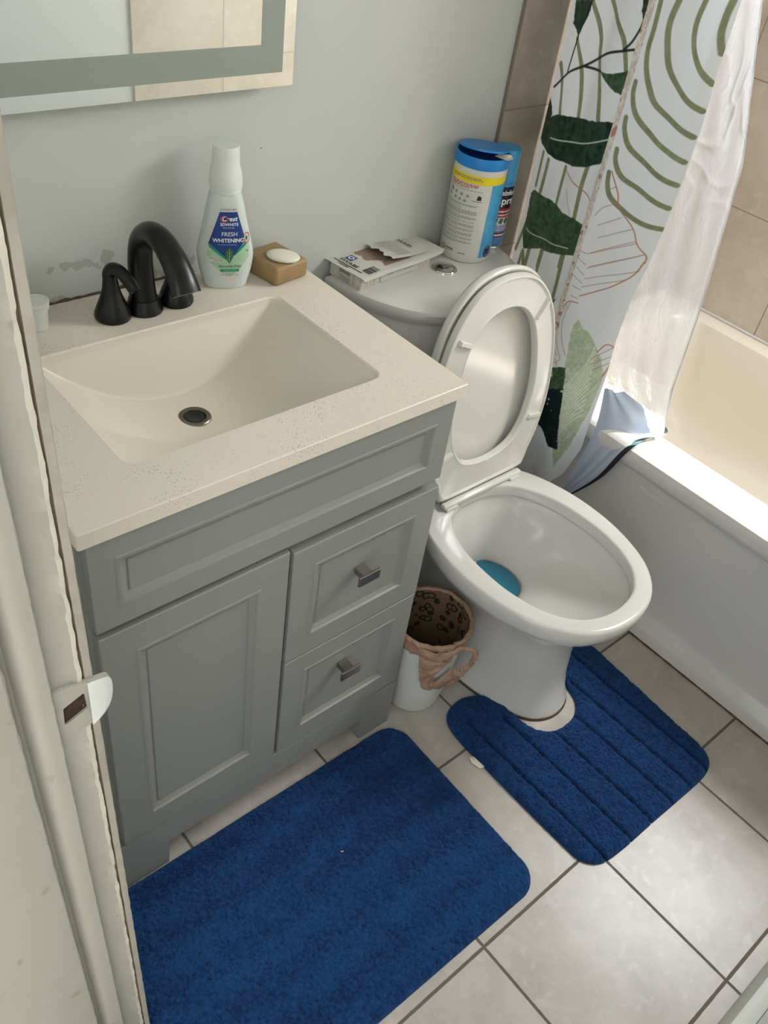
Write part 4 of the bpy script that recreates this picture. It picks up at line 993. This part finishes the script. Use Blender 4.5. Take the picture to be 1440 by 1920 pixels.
dc.ring(.0470, .0260, .0120, .0030, M['spray_plum'], .0008, 24, .7); dc.poly([(.041, .018), (.053, .018), (.053, .034), (.041, .034)], M['spray_navy'], .0006)
dc.build('canister_label', ca_)
lid = lathe('canister_lid', [(.0532, .2030 * KS), (.0545, .2040 * KS), (.0545, .2230 * KS), (.0532, .2262 * KS), (.0510, .2262 * KS), (.0500, .2235 * KS), (.0495, .2100 * KS), (.0, .2100 * KS)], [M['blue_plastic'], M['blue_dark']], ca_, (kx, ky, TZ), 64, [0, 0, 0, 0, 0, 1, 1], False, False)
# flip cap standing a little open, hinge at the back towards the wall
bm = bmesh.new()
r = bmesh.ops.create_cone(bm, cap_ends=True, segments=56, radius1=.0500, radius2=.0490, depth=.0035)
bmesh.ops.transform(bm, matrix=Matrix.Translation((kx + .002, ky + .002, TZ + .2325 * KS + .002)) @ Matrix.Rotation(math.radians(-7), 4, Vector((.65, -.76, 0))) , verts=bm.verts)
fc = from_bm('flip_cap', bm, M['blue_plastic'], lid, 'auto')
V = [kfn(.034, .2275, -.020), kfn(.058, .2300, -.020), kfn(.062, .2300, .004), kfn(.055, .2275, .010), kfn(.044, .2262, .006), kfn(.052, .2262, -.002), kfn(.058, .2330, .0)]
ti = ob('wipe_end', V, [(0, 1, 5), (0, 5, 4), (5, 1, 6), (5, 6, 2), (5, 2, 3), (5, 3, 4), (1, 2, 6)], M['cream_soap'], ca_, False); ti['label'] = 'white wipe corner poking from the lid'
settle(ca_)

# ================================================================== spray can behind it
sx_, sy_ = .5200, -.0480
SR = .0300
sc_ = empty('spray_can', 'blue disinfectant spray can with dark and red lettering bands behind the wipes canister', 'spray can', (sx_, sy_, TZ))
lathe('can_body', [(r_, z_ * .9) for r_, z_ in ((.0280, 0), (.0300, .002), (.0302, .0045), (.0295, .006), (SR, .008), (SR, .030), (SR, .045), (SR, .060), (SR, .078), (SR, .100), (SR, .150), (SR, .176), (.0265, .184))],
      [M['chrome'], M['spray_deep'], M['spray_lilac'], M['label_white'], M['spray_red'], M['spray_navy'], M['spray_blue']], sc_, (sx_, sy_, TZ), 56, [0, 0, 0, 0, 1, 1, 2, 3, 4, 5, 6, 6], True, True)
lathe('can_cap', [(.0285, .182 * .9), (.0290, .184 * .9), (.0284, .224 * .9), (.0265, .229 * .9), (.0, .230 * .9)], M['spray_blue'], sc_, (sx_, sy_, TZ), 48, None, False, False)
SPc = math.radians(-84)
def sfn(u, v, h): a = SPc + u / SR; v *= .9; return (sx_ + (SR + h) * math.cos(a), sy_ + (SR + h) * math.sin(a), TZ + v)
dsn = Decal(sfn)
dsn.text('Disinfectant', -.0010, .1360, .0175, M['white_ink'], .0005, True, .80); dsn.text('Spray', -.0040, .1170, .0240, M['white_ink'], .0005, True)
dsn.fine(-.030, .030, .0925, .0030, M['white_ink'], rn, .0004); dsn.fine(-.030, .030, .0840, .0030, M['white_ink'], rn, .0004)
for q_ in range(5): dsn.poly([(-.03 + .013 * q_, .066), (-.022 + .013 * q_, .061), (-.018 + .013 * q_, .075), (-.026 + .013 * q_, .077)], M['leaf_ink'], .0004, .003)
dsn.rect(-.034, .034, .030, .041, M['spray_plum'], .0004); dsn.fine(-.028, .028, .0355, .0040, M['white_ink'], rn, .0007)
dsn.fine(-.02, .02, .158, .004, M['spray_deep'], rn, .0004)
dsn.build('can_label', sc_)
settle(sc_)

# ================================================================== waste bin with a carrier bag liner
wx, wy_ = .0840, -.4750
wb = empty('waste_bin', 'small white plastic waste bin wedged between the vanity and the toilet', 'bin', (.092, -.462, 0))
def cring(r, z, cx, cy, N=72, f=None): return [(cx + (r + (f(j, z) if f else 0)) * math.cos(2 * PI * j / N), cy + (r + (f(j, z) if f else 0)) * math.sin(2 * PI * j / N), z) for j in range(N)]
def bc(z): t = z / .262; return (.0925 + (wx - .0925) * t, -.4570 + (wy_ + .4570) * t)
loft('bin_shell', [cring(.058, .0, *bc(0)), cring(.0615, .002, *bc(0)), cring(.0640, .008, *bc(0)), cring(.0700, .10, *bc(.1)), cring(.0765, .24, *bc(.24)), cring(.0800, .244, *bc(.244)), cring(.0805, .258, *bc(.258)), cring(.0785, .262, *bc(.26)), cring(.0760, .258, *bc(.25)), cring(.0720, .20, *bc(.2)), cring(.0620, .012, *bc(0))], M['white_plastic'], wb, True, True, True)
settle(wb)
bg = empty('carrier_bag', 'crumpled brown plastic carrier bag lining the small bin, handles hanging over its front', 'bag', (.085, -.475, .01))
def wr(j, z):
    a = 2 * PI * j / 96; return .0026 * noise.noise(Vector((math.cos(a) * 5, math.sin(a) * 5, z * 30))) + .0034 * noise.noise(Vector((math.cos(a) * 11, math.sin(a) * 11, z * 18 + 4)))
R_ = []
for r, z in ((.040, .03), (.056, .05), (.060, .10), (.0655, .16), (.0690, .21), (.0735, .245), (.0765, .2655)):
    R_.append(cring(r - .0015, z, *bc(z), 96, wr))
loft('bag_inside', R_, M['lace'], bg, True, True, False, True)['label'] = 'inside with dark scroll pattern'
R_ = []
for k_, (r, z) in enumerate(((.0760, .2655), (.0790, .2705), (.0835, .2700), (.0850, .2640), (.0850, .2520), (.0838, .2380), (.0832, .2220))):
    ring = cring(r, z, *bc(z), 96, wr)
    if k_ >= 3:
        t = (k_ - 2) / 4
        ring = [(x, y, z + t * (.020 * noise.noise(Vector((math.cos(2 * PI * j / 96) * 3, math.sin(2 * PI * j / 96) * 3, 7))) + .010 * max(0, math.cos(2 * PI * j / 96 - math.radians(205))))) for j, (x, y, _) in enumerate(ring)]
    R_.append(ring)
loft('bag_cuff', R_, M['bag'], bg, True, False, False, True)
# hanging handle loop
hn = Vector((.95, .72, 0)).normalized(); hr = Vector((hn.y, -hn.x, 0)); hp0 = Vector((.020, -.5475, 0))
oo = [(-.0277, .262), (-.0250, .211), (-.0150, .1476), (-.0010, .1187), (.0170, .1096), (.0400, .1104), (.0546, .1268), (.0666, .1572), (.0802, .2039), (.0863, .2331), (.0853, .2562), (.0725, .2700), (.045, .262), (.010, .258)]
hh_ = [(.0086, .1745), (.0206, .1900), (.0344, .2138), (.0414, .2383), (.0500, .2560), (.0619, .2600), (.0725, .2520), (.0745, .2336), (.0690, .2090), (.0550, .1900), (.0380, .1700), (.0170, .1480)]
oc = [(p.x, p.y) for p in catmull([(a, b, 0) for a, b in oo], 6, True)]; ic = [(p.x, p.y) for p in catmull([(a, b, 0) for a, b in hh_], 6, True)]
ctr = (.048, .217)
oc2, ic2 = reparam(oc, 110, ctr), reparam(ic, 110, ctr)
def hpos(u, z, lay):
    # wraps round the bin: follows the shell radius
    cxx, cyy = bc(z); base = hp0 + hr * u
    rel = Vector((base.x - cxx, base.y - cyy)); lat = rel.dot(Vector((hr.x, hr.y))); rad = .0850 - (.262 - z) * .045
    dep = math.sqrt(max(rad * rad - lat * lat, .0003)) if abs(lat) < rad else .017
    dep = max(dep, rad * .62)
    p = Vector((cxx, cyy, 0)) + hr * lat - hn * (dep + lay); return (p.x, p.y, z)
rr = []
for k_ in range(9):
    t = k_ / 8
    rr.append([hpos(o_[0] * (1 - t) + i_[0] * t, o_[1] * (1 - t) + i_[1] * t, .0035 + .0050 * math.sin(PI * t) + .0060 * noise.noise(Vector((o_[0] * 60 + t * 3, o_[1] * 60, t * 2))) + .0035 * noise.noise(Vector((o_[0] * 150, o_[1] * 150, t * 6)))) for o_, i_ in zip(oc2, ic2)])
loft('bag_handle', rr, M['bag'], bg, True, False, False, True)
settle(bg)

# ================================================================== rugs
def inpoly(P, X, Y):
    ins = np.zeros(X.shape, bool); n = len(P)
    for i in range(n):
        x1, y1 = P[i]; x2, y2 = P[(i + 1) % n]
        c = ((y1 > Y) != (y2 > Y)) & (X < (x2 - x1) * (Y - y1) / ((y2 - y1) if y2 != y1 else 1e-12) + x1)
        ins ^= c
    return ins
def segdist(P, X, Y, closed=True):
    D = np.full(X.shape, 9.0); NX = X.copy(); NY = Y.copy(); n = len(P)
    for i in range(n if closed else n - 1):
        x1, y1 = P[i]; x2, y2 = P[(i + 1) % n]; dx, dy = x2 - x1, y2 - y1; L = dx * dx + dy * dy + 1e-15
        t = np.clip(((X - x1) * dx + (Y - y1) * dy) / L, 0, 1); px, py = x1 + t * dx, y1 + t * dy; d = np.hypot(X - px, Y - py)
        k = d < D; D = np.where(k, d, D); NX = np.where(k, px, NX); NY = np.where(k, py, NY)
    return D, NX, NY
def blur(A, n):
    for _ in range(n):
        A = (A + np.roll(A, 1, 0) + np.roll(A, -1, 0)) / 3; A = (A + np.roll(A, 1, 1) + np.roll(A, -1, 1)) / 3
    return A
def rug(name, outline, seams, hh, parent, step=.00165, seed=1, base=(0.022, 0.09, 0.27), hi=(0.045, 0.155, 0.42), band=None):
    rg = np.random.default_rng(seed); P = [tuple(p[:2]) for p in outline]
    xs = np.arange(min(p[0] for p in P) - step * 2, max(p[0] for p in P) + step * 3, step); ys = np.arange(min(p[1] for p in P) - step * 2, max(p[1] for p in P) + step * 3, step)
    X, Y = np.meshgrid(xs, ys); ins = inpoly(P, X, Y); D, NX, NY = segdist(P, X, Y)
    sd_ = np.where(ins, D, -D); keep = sd_ > -step * 1.01
    nz = rg.normal(size=X.shape); fine = blur(nz, 1); fine /= fine.std(); med = blur(rg.normal(size=X.shape), 5); med /= med.std(); big = blur(rg.normal(size=X.shape), 60); big = big / big.std()
    big2 = blur(rg.normal(size=X.shape), 25); big2 /= big2.std()
    z = hh * (1 - np.exp(-np.clip(sd_, 0, 1) / .0055)) + .0030
    z += np.where(sd_ > .001, 1, 0) * (nz * .00050 + fine * .00060 + med * .0004 + big2 * .0004)
    dark = np.zeros(X.shape)
    for s in seams:
        d_, _, _ = segdist(s, X, Y, False); z -= .0065 * np.exp(-(d_ / .0045) ** 2); dark += .62 * np.exp(-(d_ / .0030) ** 2)
    edge = sd_ < .0024
    X = np.where(sd_ < 0, NX, X); Y = np.where(sd_ < 0, NY, Y); z = np.where(sd_ < 0, .0015, z)
    t = np.clip(.5 + .16 * nz + .14 * fine + .05 * med + .07 * big2 + (band(X, Y) if band else 0), 0, 1)[..., None]
    col = np.array(base) * (1 - t) + np.array(hi) * t
    col = col * (1 - np.clip(dark, 0, .7))[..., None]; col = np.where(edge[..., None], np.array((.008, .035, .12)), col)
    idx = np.full(X.shape, -1); kk = np.where(keep); idx[kk] = np.arange(len(kk[0]))
    q = keep[:-1, :-1] & keep[1:, :-1] & keep[:-1, 1:] & keep[1:, 1:]
    a, b = np.where(q); F = np.stack([idx[a, b], idx[a, b + 1], idx[a + 1, b + 1], idx[a + 1, b]], 1)
    Vv = np.stack([X[kk], Y[kk], z[kk]], 1); C4 = np.concatenate([col[kk], np.ones((len(kk[0]), 1))], 1)
    return ob(name, Vv, F, M['rug'], parent, True, None, C4)
R1 = rrect(-.800, .000, -.944, -.503, .052, 10)
ang1 = math.radians(-.8)
R1 = [(x * math.cos(ang1) - (y + .73) * math.sin(ang1), (y + .73) * math.cos(ang1) + x * math.sin(ang1) - .728, 0) for x, y, _ in R1]
seams1 = [[(-.80, y), (0.0, y - .010)] for y in (-.600, -.680, -.765, -.850)]
r1 = rug('bath_rug', R1, [], .0115, None, .0017, 2, (0.003, 0.020, 0.078), (0.012, 0.064, 0.195),
         lambda X, Y: .17 * np.sin((Y + X * .02) * 2 * PI / .085 + .8 * np.sin(X * 9)) + .15 * np.sin(X * 6 + Y * 13 + 1.2))
tag(r1, 'royal blue rectangular bath rug on the floor in front of the grey vanity', 'rug')
ut = empty('contour_rug', 'blue U-shaped contour rug with stitched channels fitted around the toilet foot', 'rug', (.31, -.80, 0))
uo = [(.205, -.562), (.232, -.600), (.2345, -.655), (.246, -.700), (.275, -.7265), (.312, -.7330), (.352, -.7265), (.382, -.700), (.398, -.650), (.412, -.600), (.436, -.562), (.470, -.546), (.515, -.550), (.541, -.580), (.545, -.640), (.538, -.760), (.530, -.880), (.5265, -.945),
      (.512, -.985), (.470, -1.003), (.380, -1.003), (.280, -1.000), (.180, -.998), (.120, -.990), (.091, -.962), (.086, -.920), (.084, -.820), (.083, -.700), (.084, -.630), (.092, -.580), (.118, -.552), (.165, -.545)]
uoc = [(p.x, p.y, 0) for p in catmull([(a, b, 0) for a, b in uo], 5, True)]
se = [[(x, y), (x + .004, -.998)] for x, y in ((.128, -.60), (.203, -.64), (.272, -.735), (.345, -.735), (.410, -.665), (.476, -.56))]
ru = rug('pile', uoc, se, .0125, ut, .0016, 5, (0.003, 0.018, 0.072), (0.011, 0.058, 0.180))
V = [(.081, -.668, .0035), (.075, -.664, .0035), (.069, -.676, .0028), (.074, -.696, .0024), (.083, -.700, .0038), (.076, -.680, .0068), (.081, -.668, .007), (.083, -.700, .007)]
tg = ob('care_tag', V, [(0, 1, 5), (1, 2, 5), (2, 3, 5), (3, 4, 5), (5, 4, 7), (5, 7, 6), (0, 5, 6)], M['cream_soap'], ut); tg['label'] = 'small white sewn tag'
settle(ut)
lt = ob('lint_scrap', [(-.282, -.668, .0168), (-.279, -.671, .0178), (-.276, -.671, .0170), (-.2765, -.6735, .0176), (-.280, -.673, .0182)], [(0, 1, 4), (1, 2, 3, 4)], M['cream_soap'])
tag(lt, 'tiny white scrap of lint on the royal blue bath rug', 'lint')
# fluff against the vanity foot and the tub joint
bm = None

# ================================================================== bathtub
tb = empty('bathtub', 'white alcove bathtub with a stepped apron along the tiled wall', 'bathtub', (1.05, -.665, 0))
Yf, Yb = FY + .007, -.010
ap = [(.6670, 0), (.6670, .031), (.6690, .036), (.6820, .068), (.6850, .074), (.6870, .090), (.6870, .392), (.6840, .404), (.6740, .412), (.6690, .418), (.6665, .428), (.6665, .446), (.6700, .4570), (.6790, .4625), (.6920, .4640)]
loft('apron', [[(x, y, z) for x, z in ap] for y in np.linspace(Yb, Yf, 20)], M['tub'], tb, closed=False)
ri0 = rrect(.692, RX - .001, Yf, Yb, .002, 8); 
def tr(x0, x1, y0, y1, r, z): return rrect(x0, x1, y0, y1, r, 8, z)
loft('basin', [[(x, y, .4640) for x, y, z in ri0], tr(.768, RX - .052, Yf + .075, Yb - .085, .110, .4640), tr(.776, RX - .058, Yf + .083, Yb - .093, .105, .4600), tr(.782, RX - .062, Yf + .092, Yb - .104, .10, .4480),
               tr(.795, RX - .072, Yf + .12, Yb - .125, .10, .34), tr(.812, RX - .088, Yf + .15, Yb - .150, .11, .22), tr(.826, RX - .105, Yf + .18, Yb - .175, .12, .155), tr(.850, RX - .135, Yf + .21, Yb - .205, .12, .125), tr(.90, RX - .19, Yf + .27, Yb - .27, .10, .112)], M['tub_in'], tb, True, False, True)
rs = []
for i in range(160):
    y = Yb - (Yb - Yf) * i / 159; w_ = .0028 + .0022 * noise.noise(Vector((0, y * 45, 0))) + .0015 * noise.noise(Vector((0, y * 160, 3)))
    rs.append([(.6668, y, .0035 + w_ * .5), (.6668 - abs(w_) * .8, y, .0010)])
tc_ = loft('grime_line', rs, M['grime'], tb, closed=False)
# soap residue ledge on the apron
bm = bmesh.new(); bm_box(bm, .6845, .6875, -.585, -.512, .3665, .3800, .0012, 1)
from_bm('dried_tape_mark', bm, M['tub'], tb)
settle(tb)
bm = bmesh.new(); bm_box(bm, RX - .006, RX, Yf, -.010, .4640, .4715, .002, 1)
tcaulk = from_bm('caulk_bead', bm, M['tub']); tag(tcaulk, 'grey caulk bead between the tub rim and the tiled wall', 'caulk')

# ================================================================== shower curtain and rod
rod = tube('curtain_rod', [(.648, FY + .002, 1.955), (.648, -.7, 1.955), (.648, -.011, 1.955)], [.0125] * 3, M['chrome'], None, 24)
tag(rod, 'chrome shower curtain rod over the edge of the bathtub', 'curtain rod')

ZS = [.25, .46, .58, .71, 2.0]; FYZ = [-.335, -.275, -.235, -.222, -.228]
def CX(y, z):
    d_ = y - np.interp(z, ZS, FYZ)
    s = np.where(d_ > 0, .26, .22) * np.clip((z - .2) / .3, .25, 1.)
    return .607 + s * (np.sqrt(d_ * d_ + .012 ** 2) - .012) + .004 * np.sin(y * 70 + z * 3)
EZ = [.3056, .4207, .5716, .6904, .7927, .8674, .9477, 1.043, 1.1399, 1.2283, 1.343, 1.95]
EY = [-.3462, -.3724, -.3599, -.3524, -.355, -.3639, -.3692, -.3724, -.3726, -.3674, -.3665, -.368]

def dist_poly(L, Yg, Zg):
    L = [(p.x, p.y) for p in catmull([(a, b, 0) for a, b in L], 5)] if len(L) > 2 else L
    return segdist(L, Yg, Zg, False)[0]
def paint(Yg, Zg):
    c = np.empty(Yg.shape + (3,)); c[:] = lin((206, 212, 214))
    c[:] = np.array(lin((214, 219, 222)))
    def put(mask, col):
        a = mask.astype(float)[..., None]; c[:] = c * (1 - a) + np.array(col) * a
    def soft(d, w): return np.clip((w - d) / .0012 + .5, 0, 1)
    ny = blur(np.random.default_rng(3).normal(size=Yg.shape), 4); ny /= ny.std()
    nb = blur(np.random.default_rng(4).normal(size=Yg.shape), 14); nb /= nb.std()
    def tone(a, b, k=.35): t = np.clip(.5 + k * ny + k * .8 * nb, 0, 1)[..., None]; return np.array(lin(a)) * (1 - t) + np.array(lin(b)) * t
    olive = tone((112, 117, 88), (136, 141, 110), .10)
    fd = np.interp(Zg, ZS, FYZ)
    lines = {'stripeA': .0050, 'arcB': .0050}
    for k_, w in lines.items():
        for L in PRINT[k_]:
            side = (Yg > fd + .006) if k_ == 'stripeA' else (Yg < fd + .004)
            put(soft(dist_poly(L, Yg, Zg), w) * side, olive)
    def fill(key, col):
        for P in PRINT[key]: yy_, zz_ = Yg + .0005 * ny, Zg + .0005 * nb; dd_ = segdist(P, yy_, zz_)[0]; put(soft(np.where(inpoly(P, yy_, zz_), -dd_, dd_), 0), col)
    fill('leafpale', tone((156, 174, 148), (188, 198, 174), .2))
    for L in PRINT['vein']: put(soft(dist_poly(L, Yg, Zg), .0009) * inpoly(PRINT['leafpale'][0], Yg, Zg), lin((214, 222, 200)))
    for L in PRINT['brown']: put(soft(dist_poly(L, Yg, Zg), .0013), lin((172, 122, 98)))
    for L in PRINT['brownthin']: put(soft(dist_poly(L, Yg, Zg), .0007), lin((158, 120, 104)))
    fill('leafmid', tone((42, 66, 48), (74, 94, 70), .22)); fill('leafdark', tone((18, 38, 30), (44, 68, 50), .22)); fill('leafblack', tone((8, 22, 24), (16, 38, 36), .2))
    for L in PRINT['branch']: put(soft(dist_poly(L, Yg, Zg), .0024), lin((34, 36, 30)))
    for L in PRINT['rib']: put(soft(dist_poly(L, Yg, Zg), .0010), lin((196, 204, 186)))
    fl_ = (ny > 2.1) & inpoly(PRINT['leafblack'][0], Yg, Zg) & (Zg > .40); put(fl_, lin((170, 180, 180)))
    # gathered strip beside the sharp fold, with copper flecks
    st_ = (Yg < fd + .012) & (Yg > fd - .004) & (Zg > .55)
    t_ = tone((186, 180, 170), (214, 210, 204), .3); put(st_, t_)
    put(st_ & (nb + .3 * ny > 1.5), lin((166, 134, 116)))
    return c
# the hanging cloth
step = .00165
us = np.linspace(0, 1, 300); ws = np.concatenate([np.linspace(0, .28, 90), np.linspace(.28, 1, 1000)[1:]])
ZTOP = 1.94
def sheet_y(u, z):
    # u 0 at the wall side edge, 1 at the free edge
    yl = np.interp(z, [.25, .6, .75, 2.0], [-.030, -.020, -.013, -.014]); yr = np.interp(z, EZ, EY)
    return yl + (yr - yl) * u
zb = np.interp(us, [0, .35, .62, .80, .93, 1.0], [.245, .225, .235, .255, .282, .330])
Wg, Ug = np.meshgrid(ws, us, indexing='ij')
Zg = ZTOP + (zb[None, :] - ZTOP) * Wg
Yg = sheet_y(Ug, Zg); Xg = CX(Yg, Zg)
# free edge curls slightly towards the tub
Xg = Xg + .010 * np.clip((Ug - .93) / .07, 0, 1) ** 2 * np.clip((Zg - .5) / .1, 0, 1)
col = paint(Yg, Zg)
col4 = np.concatenate([col, np.ones(col.shape[:2] + (1,))], 2)
nw, nu = Yg.shape; id_ = np.arange(nw * nu).reshape(nw, nu)
Fq = np.stack([id_[:-1, :-1].ravel(), id_[:-1, 1:].ravel(), id_[1:, 1:].ravel(), id_[1:, :-1].ravel()], 1)
sc = empty('shower_curtain', 'white fabric shower curtain printed with dark leaves, olive arcs and copper outlines beside the bathtub', 'shower curtain', (.63, -.19, .23))
ob('curtain_cloth', np.stack([Xg, Yg, Zg], 2).reshape(-1, 3), Fq, M['curtain'], sc, True, None, col4.reshape(-1, 4))
# lower free corner: the cloth turned over the tub rim, its back showing pale blue grey
M['cloth_back'] = mat('curtain_back', (168, 182, 204), .4, sheen=.2, mottle=(9, .25, (214, 208, 210)), bump=(12, .3, .01))
M['hem_dark'] = mat('dark_hem_print', (24, 34, 36), .5); M['hem_teal'] = mat('teal_hem_print', (120, 160, 160), .4)
Lf = [(.664, -.3540, .5600), (.6635, -.3640, .4750), (.6625, -.3640, .4200), (.6600, -.3530, .3500), (.6560, -.3450, .2900), (.6520, -.3420, .2480)]
Rt = [(.7000, -.3850, .5600), (.7760, -.4820, .4830), (.7100, -.4700, .4700), (.6600, -.4640, .4520), (.6560, -.4280, .3560), (.6500, -.3600, .2500)]
Lc = catmull(Lf, 12); Rc = catmull(Rt, 12); V = []; F = []; MI = []
nn = 48
for i, (a, b) in enumerate(zip(Lc, Rc)):
    for j in range(nn + 1):
        t = j / nn; p = a.lerp(b, t)
        p = p + Vector((-.007 * math.sin(PI * t) * (1 + .4 * math.sin(i * .3)) + .0022 * math.sin(t * 17 + i * .12), 0, .004 * math.sin(PI * t * 2 + i * .08)))
        V.append(p)
for i in range(len(Lc) - 1):
    for j in range(nn):
        F.append((i * (nn + 1) + j, i * (nn + 1) + j + 1, (i + 1) * (nn + 1) + j + 1, (i + 1) * (nn + 1) + j))
        e = j >= nn - 7
        MI.append((2 if (i // 5) % 2 and i < 30 else 1) if e and i > 8 else 0)
fo = ob('turned_corner', V, F, [M['cloth_back'], M['hem_dark'], M['hem_teal']], sc, True, MI); fo['label'] = 'pale blue-grey back of the cloth with dark hem'
settle(sc)
# clear liner hanging inside, its foot resting on the rim
ln = empty('curtain_liner', 'clear crinkled plastic shower liner hanging beside the printed curtain into the tub', 'shower liner', (.70, -.45, .47))
LZ = [.466, .50, .62, .8, 1.1, 1.34, 1.95]; LYR = [-.4780, -.4930, -.4900, -.4790, -.4470, -.3740, -.2300]; LYL = [-.300, -.290, -.255, -.215, -.20, -.20, -.18]
zs3 = np.linspace(.466, 1.94, 420); us3 = np.linspace(0, 1, 120); Zl, Ul = np.meshgrid(zs3, us3, indexing='ij')
yl_, yr_ = np.interp(Zl, LZ, LYL), np.interp(Zl, LZ, LYR)
Yl = yl_ + (yr_ - yl_) * Ul
amp = .0035
Xl = .702 + .045 * np.clip((.62 - Zl) / .15, 0, 1) * 1.0 + amp * .7 * np.sin(Ul * 9 + np.sin(Zl * 6) * 1.2) * (1 - .3 * Ul) + .0015 * np.sin(Ul * 31 + Zl * 9)
rngc = np.random.default_rng(9); cr = blur(rngc.normal(size=Zl.shape), 3); cr /= cr.std(); cr2 = blur(rngc.normal(size=Zl.shape), 9); cr2 /= cr2.std()
cr3 = np.array([1.0 - abs(noise.noise(Vector((y_ * 24 + 3 * noise.noise(Vector((y_ * 9, z_ * 7, 2))), z_ * 15 + 3 * noise.noise(Vector((y_ * 8, z_ * 8, 7))), 0))) * 2.0) for y_, z_ in zip(Yl.ravel(), Zl.ravel())]).reshape(Yl.shape) ** 3; cr = np.array([noise.noise(Vector((y_ * 70, z_ * 55, 4))) for y_, z_ in zip(Yl.ravel(), Zl.ravel())]).reshape(Yl.shape); pt_ = np.clip(.15 + .9 * np.sin(Zl * 9 + 1) * np.cos(Ul * 4), .15, 1); Xl = Xl + (.0012 * cr + .0040 * cr3) * pt_
Xl = np.where(Ul > .97, Xl - .003, Xl)
nw, nu = Zl.shape; id_ = np.arange(nw * nu).reshape(nw, nu)
Fq = np.stack([id_[:-1, :-1].ravel(), id_[:-1, 1:].ravel(), id_[1:, 1:].ravel(), id_[1:, :-1].ravel()], 1)
ob('liner_film', np.stack([Xl, Yl, Zl], 2).reshape(-1, 3), Fq, M['film'], ln, True)
# welded hem along the free edge
he = tube('liner_hem', [(float(np.interp(z, zs3, Xl[:, -1])) - .001, float(np.interp(z, LZ, LYR)) - .001, z) for z in np.linspace(.468, 1.93, 90)], [.0016] * 90, M['film'], ln, 8)
settle(ln)
